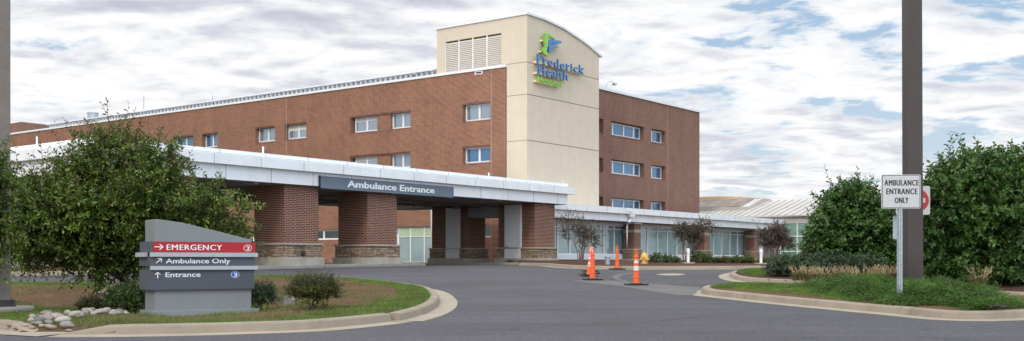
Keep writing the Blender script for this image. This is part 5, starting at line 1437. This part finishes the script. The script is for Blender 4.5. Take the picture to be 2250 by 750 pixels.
# plume grasses
def plume_clump(px, py, Y, h, label, seed, zf=zM, np_=26, group='plume grasses on the middle island'):
    rng = np.random.default_rng(seed); b = at(px, 574, Y); z = float(zf(np.array([[b[0]]]), np.array([[Y]]))[0, 0])
    e = empty('plume_grass', b[0], Y, z, 0, label, 'ornamental grass', group)
    n = 240; a = rng.uniform(0, 6.283, n); ln = h*rng.uniform(.6, 1.3, n); out = rng.uniform(.3, 1.1, n)*ln
    B0 = np.stack([rng.normal(0, .07, n), rng.normal(0, .07, n), np.zeros(n)], 1)
    mid = B0+np.stack([np.cos(a)*out*.45, np.sin(a)*out*.45, ln*.72], 1); tip = B0+np.stack([np.cos(a)*out, np.sin(a)*out, ln*.75], 1)
    S = np.stack([-np.sin(a), np.cos(a), np.zeros(n)], 1)*.008
    V = np.concatenate([np.stack([B0-S, B0+S, mid+S, mid-S], 1).reshape(-1, 3), np.stack([mid-S, mid+S, tip+S*.2, tip-S*.2], 1).reshape(-1, 3)])
    np_mesh('blades', V, np.arange(len(V)).reshape(-1, 4), 'plume_blade', e)
    Vs = []
    for i in range(np_):
        a = rng.uniform(0, 6.28); o_ = rng.uniform(.2, 1.0)*h; top = np.array([math.cos(a)*o_, math.sin(a)*o_, h*rng.uniform(.85, 1.2)]); d = unit(np.array([math.cos(a)*.5, math.sin(a)*.5, .8])+rng.normal(0, .15, 3))
        K = 26; s = rng.random(K); pos = top+d*(s*.22)[:, None]; D = unit(rng.normal(0, 1, (K, 3))+d*1.1); Vq, _ = leaf_quads(pos, D, np.full(K, .055)*(1.2-s*.7), np.full(K, .012), rng); Vs.append(Vq)
        st = top-np.array([0, 0, .0]); Bs = np.array([0, 0, .1]); sw = np.array([.004, 0, 0]); Vs.append(np.array([Bs-sw, Bs+sw, st+sw, st-sw]))
    V = np.concatenate(Vs); np_mesh('plumes', V, np.arange(len(V)).reshape(-1, 4), 'plume', e)
for i, px in enumerate(range(1752, 2000, 21)):
    Y = 36.2+(i % 3)*.7-(i*.12)
    lab = ['buff plume grass at the left end of the row before the dark shrubs', 'second clump of plume grass from the left'][i] if i < 2 else ('buff plume grass at the right end of the row by the sign post' if i == 11 else 'buff plume grass in the middle of the row before the dark shrubs')
    plume_clump(px, 600, Y, .30, lab, 80+i, np_=17)
plume_clump(2150, 640, 29.3, .45, 'plume grass at the foot of the large right tree', 99, np_=18)

# ------------------------------------------------------------------ river stones and litter
def stone_mesh(seed):
    r = random.Random(seed); bm = bmesh.new(); bmesh.ops.create_icosphere(bm, subdivisions=3, radius=1)
    a, b, c = r.uniform(.8, 1.25), r.uniform(.55, .85), r.uniform(.38, .55)
    ph = [r.uniform(0, 6) for _ in range(6)]
    for v in bm.verts:
        k = 1+.18*math.sin(v.co.x*2.3+ph[0])+.14*math.sin(v.co.y*2.7+ph[1])+.07*math.sin(v.co.z*3.1+ph[2]+v.co.x*1.7)
        v.co = Vector((v.co.x*a*k, v.co.y*b*k, v.co.z*c*k))
    me = bpy.data.meshes.new('river_stone'); bm.to_mesh(me); bm.free(); me.materials.append(MATS['river_rock'])
    me.polygons.foreach_set('use_smooth', [True]*len(me.polygons)); return me
SM = [stone_mesh(i) for i in range(6)]
rr = random.Random(4)
def stone(x, y, z, s, group, label):
    o = bpy.data.objects.new('river_stone', rr.choice(SM)); COL.objects.link(o); o.location = (x, y, z); o.scale = (s, s, s)
    o.rotation_euler = (rr.uniform(-.25, .25), rr.uniform(-.25, .25), rr.uniform(0, 6.28)); tag(o, label, 'stone', group)
def stones(pts, zf, smin, smax, n, group, label, spread):
    placed = []
    for (px, py) in pts:
        for k in range(n):
            x, y = pg(px+rr.uniform(-spread[0], spread[0]), py+rr.uniform(-spread[1], spread[1]), .02)
            s = rr.uniform(smin, smax)
            if any(math.hypot(x-a, y-b) < (s+c)*.72 for a, b, c in placed): continue
            placed.append((x, y, s)); stone(x, y, float(zf(np.array([[x]]), np.array([[y]]))[0, 0])+s*.22, s, group, label)
stones([(80, 718), (100, 722), (122, 718), (145, 716), (110, 712), (165, 710), (92, 708), (140, 726), (72, 722), (180, 704), (200, 703), (215, 701), (235, 700), (250, 698), (262, 700), (228, 696)], zA, .065, .14, 6, 'river stones in the kerb flume', 'rounded river stone in the flume between the kerb ends left of the monument sign', (16, 5))
stones([(215, 655), (225, 648), (240, 652), (250, 645), (262, 648), (230, 640), (245, 637), (265, 636), (280, 634), (220, 660), (235, 660)], zA, .10, .19, 6, 'river stones in the swale', 'river stone in the swale under the tree behind the monument sign', (14, 5))
stones([(40, 590), (55, 586), (70, 592), (48, 596), (62, 580), (80, 594), (100, 596), (34, 598), (90, 588)], zK, .26, .5, 4, 'river stones across the driveway', 'large river stone on the bank across the driveway behind the left light pole', (12, 4))
x, y = pg(199, 664); z = float(zA(np.array([[x]]), np.array([[y]]))[0, 0]); y += 1.0
m_ = MB(); m_.prism([(-.09, 0), (-.03, .05), (.04, .035), (.1, .01), (.03, -.01)], 'y', -.05, .05, 'litter_red')
o = m_.build('wrapper', loc=(x, y, float(zA(np.array([[x]]), np.array([[y]]))[0, 0])+.03)); tag(o, 'crumpled bright red wrapper lying in the grass left of the tree stones', 'litter')
y = 25.6; x = (634-CX)/F*y; z = float(zA(np.array([[x]]), np.array([[y]]))[0, 0])
m_ = MB(); m_.prism([(-.12, 0), (.12, 0), (.15, .2), (.06, .3), (-.10, .27)], 'y', -.08, .08, 'plinth'); o = m_.build('marker_stone', loc=(x, y, z-.02), bevel=.03)
tag(o, 'pale block of stone in the grass behind the wispy shrub', 'stone')

# distant trees closing the horizon left and right of the buildings
for i, (x, y, s) in enumerate(((-150, 190, 7), (-128, 200, 6), (75, 170, 5.5), (92, 150, 6), (108, 140, 6.5), (60, 185, 5))):
    cs = [(x+rr.uniform(-s, s)*.6, y+rr.uniform(-s, s)*.4, 1.4+s*rr.uniform(.5, 1.1), s*.45, s*.45, s*.35, 1) for _ in range(7)]
    plant('distant_tree', (x, y, 1.35), cs, 'green tree far beyond the '+('left end of the brick hospital' if x < 0 else 'atrium on the right'), 'tree', 'leaf_shrub', .7, 260, 9, 1.6, trad=.3, seed=200+i, wl=.6, group='far trees '+('left' if x < 0 else 'right'))

# ------------------------------------------------------------------ camera
cam = bpy.data.cameras.new('camera'); co = bpy.data.objects.new('camera', cam); COL.objects.link(co)
co.location = (0, 0, EYE); co.rotation_euler = (math.radians(90), 0, 0)
cam.sensor_width = 36; cam.lens = 36*F/2250; cam.shift_y = (HY-375)/2250; cam.clip_start = .1; cam.clip_end = 6000
scene.camera = co

# ------------------------------------------------------------------ light and sky
SUN_EL = math.radians(33); sdir = Vector((-.38, -.90, 0)).normalized()
sdir = Vector((sdir.x*math.cos(SUN_EL), sdir.y*math.cos(SUN_EL), math.sin(SUN_EL)))
sl = bpy.data.lights.new('sun', 'SUN'); sl.energy = 1.25; sl.angle = math.radians(10); sl.color = (1, .93, .82)
so_ = bpy.data.objects.new('sun', sl); COL.objects.link(so_); so_.rotation_euler = sdir.to_track_quat('Z', 'Y').to_euler()
w = bpy.data.worlds.new('World'); scene.world = w; w.use_nodes = True; nt = w.node_tree
bg = nt.nodes['Background']; bg.inputs[1].default_value = .10
sky = N(nt, 'ShaderNodeTexSky'); sky.sky_type = 'NISHITA'; sky.sun_disc = False; sky.sun_elevation = SUN_EL
sky.sun_rotation = math.atan2(sdir.x, sdir.y); sky.air_density = 1.0; sky.dust_density = .6; sky.ozone_density = 1.5
tc = N(nt, 'ShaderNodeTexCoord'); g = tc.outputs['Generated']
def mapped(sc, loc=(0, 0, 0)):
    m = N(nt, 'ShaderNodeMapping'); m.inputs['Scale'].default_value = sc; m.inputs['Location'].default_value = loc; L(nt, g, m.inputs[0]); return m.outputs[0]
def math_(op, a, b=None, clamp=False):
    n = N(nt, 'ShaderNodeMath', operation=op); n.use_clamp = clamp
    for i, v in enumerate((a, b)):
        if v is None: continue
        if hasattr(v, 'links'): L(nt, v, n.inputs[i])
        else: n.inputs[i].default_value = v
    return n.outputs[0]
sep = N(nt, 'ShaderNodeSeparateXYZ'); L(nt, g, sep.inputs[0])
# altocumulus field: the direction is projected on a flat cloud deck so rows close up towards the horizon
zc_ = math_('ADD', math_('MAXIMUM', sep.outputs[2], 0.0), .15)
cmb = N(nt, 'ShaderNodeCombineXYZ'); L(nt, math_('DIVIDE', sep.outputs[0], zc_), cmb.inputs[0]); L(nt, math_('DIVIDE', sep.outputs[1], zc_), cmb.inputs[1])
def deck(off, sc, det, rough):
    m = N(nt, 'ShaderNodeMapping'); m.inputs['Location'].default_value = off; m.inputs['Rotation'].default_value = (0, 0, .25); m.inputs['Scale'].default_value = (sc*.85, sc, 1)
    L(nt, cmb.outputs[0], m.inputs[0])
    n = N(nt, 'ShaderNodeTexNoise'); n.inputs['Scale'].default_value = 1; n.inputs['Detail'].default_value = det; n.inputs['Roughness'].default_value = rough; n.inputs['Distortion'].default_value = .25
    L(nt, m.outputs[0], n.inputs['Vector']); return n.outputs['Fac']
d1 = deck((2.3, .6, 0), 3.6, 9, .58); d2 = deck((2.3+.12, .6-.22, 0), 3.6, 6, .55); lg = deck((4.1, 2.2, 0), .5, 4, .5)
xb = math_('MULTIPLY', sep.outputs[0], -.13)
dens = math_('ADD', math_('ADD', math_('MULTIPLY', d1, .80), math_('MULTIPLY', lg, .20)), xb)
mask = ramp(nt, dens, [(.365, 0), (.41, .75), (.45, 1)])
rel = math_('ADD', math_('ADD', math_('MULTIPLY', math_('SUBTRACT', d2, d1), 1.35), .545), math_('MULTIPLY', math_('SUBTRACT', lg, .5), -.9))
thick = ramp(nt, rel, [(.18, (5.3, 5.5, 6.3)), (.38, (6.7, 6.9, 7.6)), (.52, (8.6, 8.7, 8.9)), (.64, (9.8, 9.8, 9.8))])
haze_ = ramp(nt, sep.outputs[2], [(0, .8), (.07, .35), (.2, 0)])
skyc = mixc(nt, haze_, mixc(nt, .6, sky.outputs[0], (4.3, 5.7, 7.4)), (6.9, 7.3, 7.8))
allc = mixc(nt, mask, skyc, thick)
zen = math_('ADD', ramp(nt, sep.outputs[2], [(.26, 0), (.6, 1)]), 0.0)
back = ramp(nt, math_('MULTIPLY', sep.outputs[1], -1.0), [(-.1, 0), (.8, 1)])
side = ramp(nt, math_('ADD', math_('MULTIPLY', sep.outputs[0], .8), math_('MULTIPLY', sep.outputs[1], -.6)), [(.35, 0), (.8, 1)])
gain = math_('ADD', math_('ADD', math_('ADD', math_('MULTIPLY', zen, .85), math_('MULTIPLY', back, .25)), math_('MULTIPLY', side, .7)), 1.0)  # added brightness on the unseen sky, to fill the shaded walls
vm = N(nt, 'ShaderNodeVectorMath', operation='SCALE'); L(nt, allc, vm.inputs[0]); L(nt, gain, vm.inputs['Scale'])
L(nt, vm.outputs[0], bg.inputs[0])

scene.view_settings.view_transform = 'Standard'; scene.view_settings.look = 'None'
scene.view_settings.exposure = .08; scene.view_settings.gamma = 1
scene.cycles.use_denoising = True; scene.cycles.max_bounces = 6; scene.cycles.transparent_max_bounces = 4
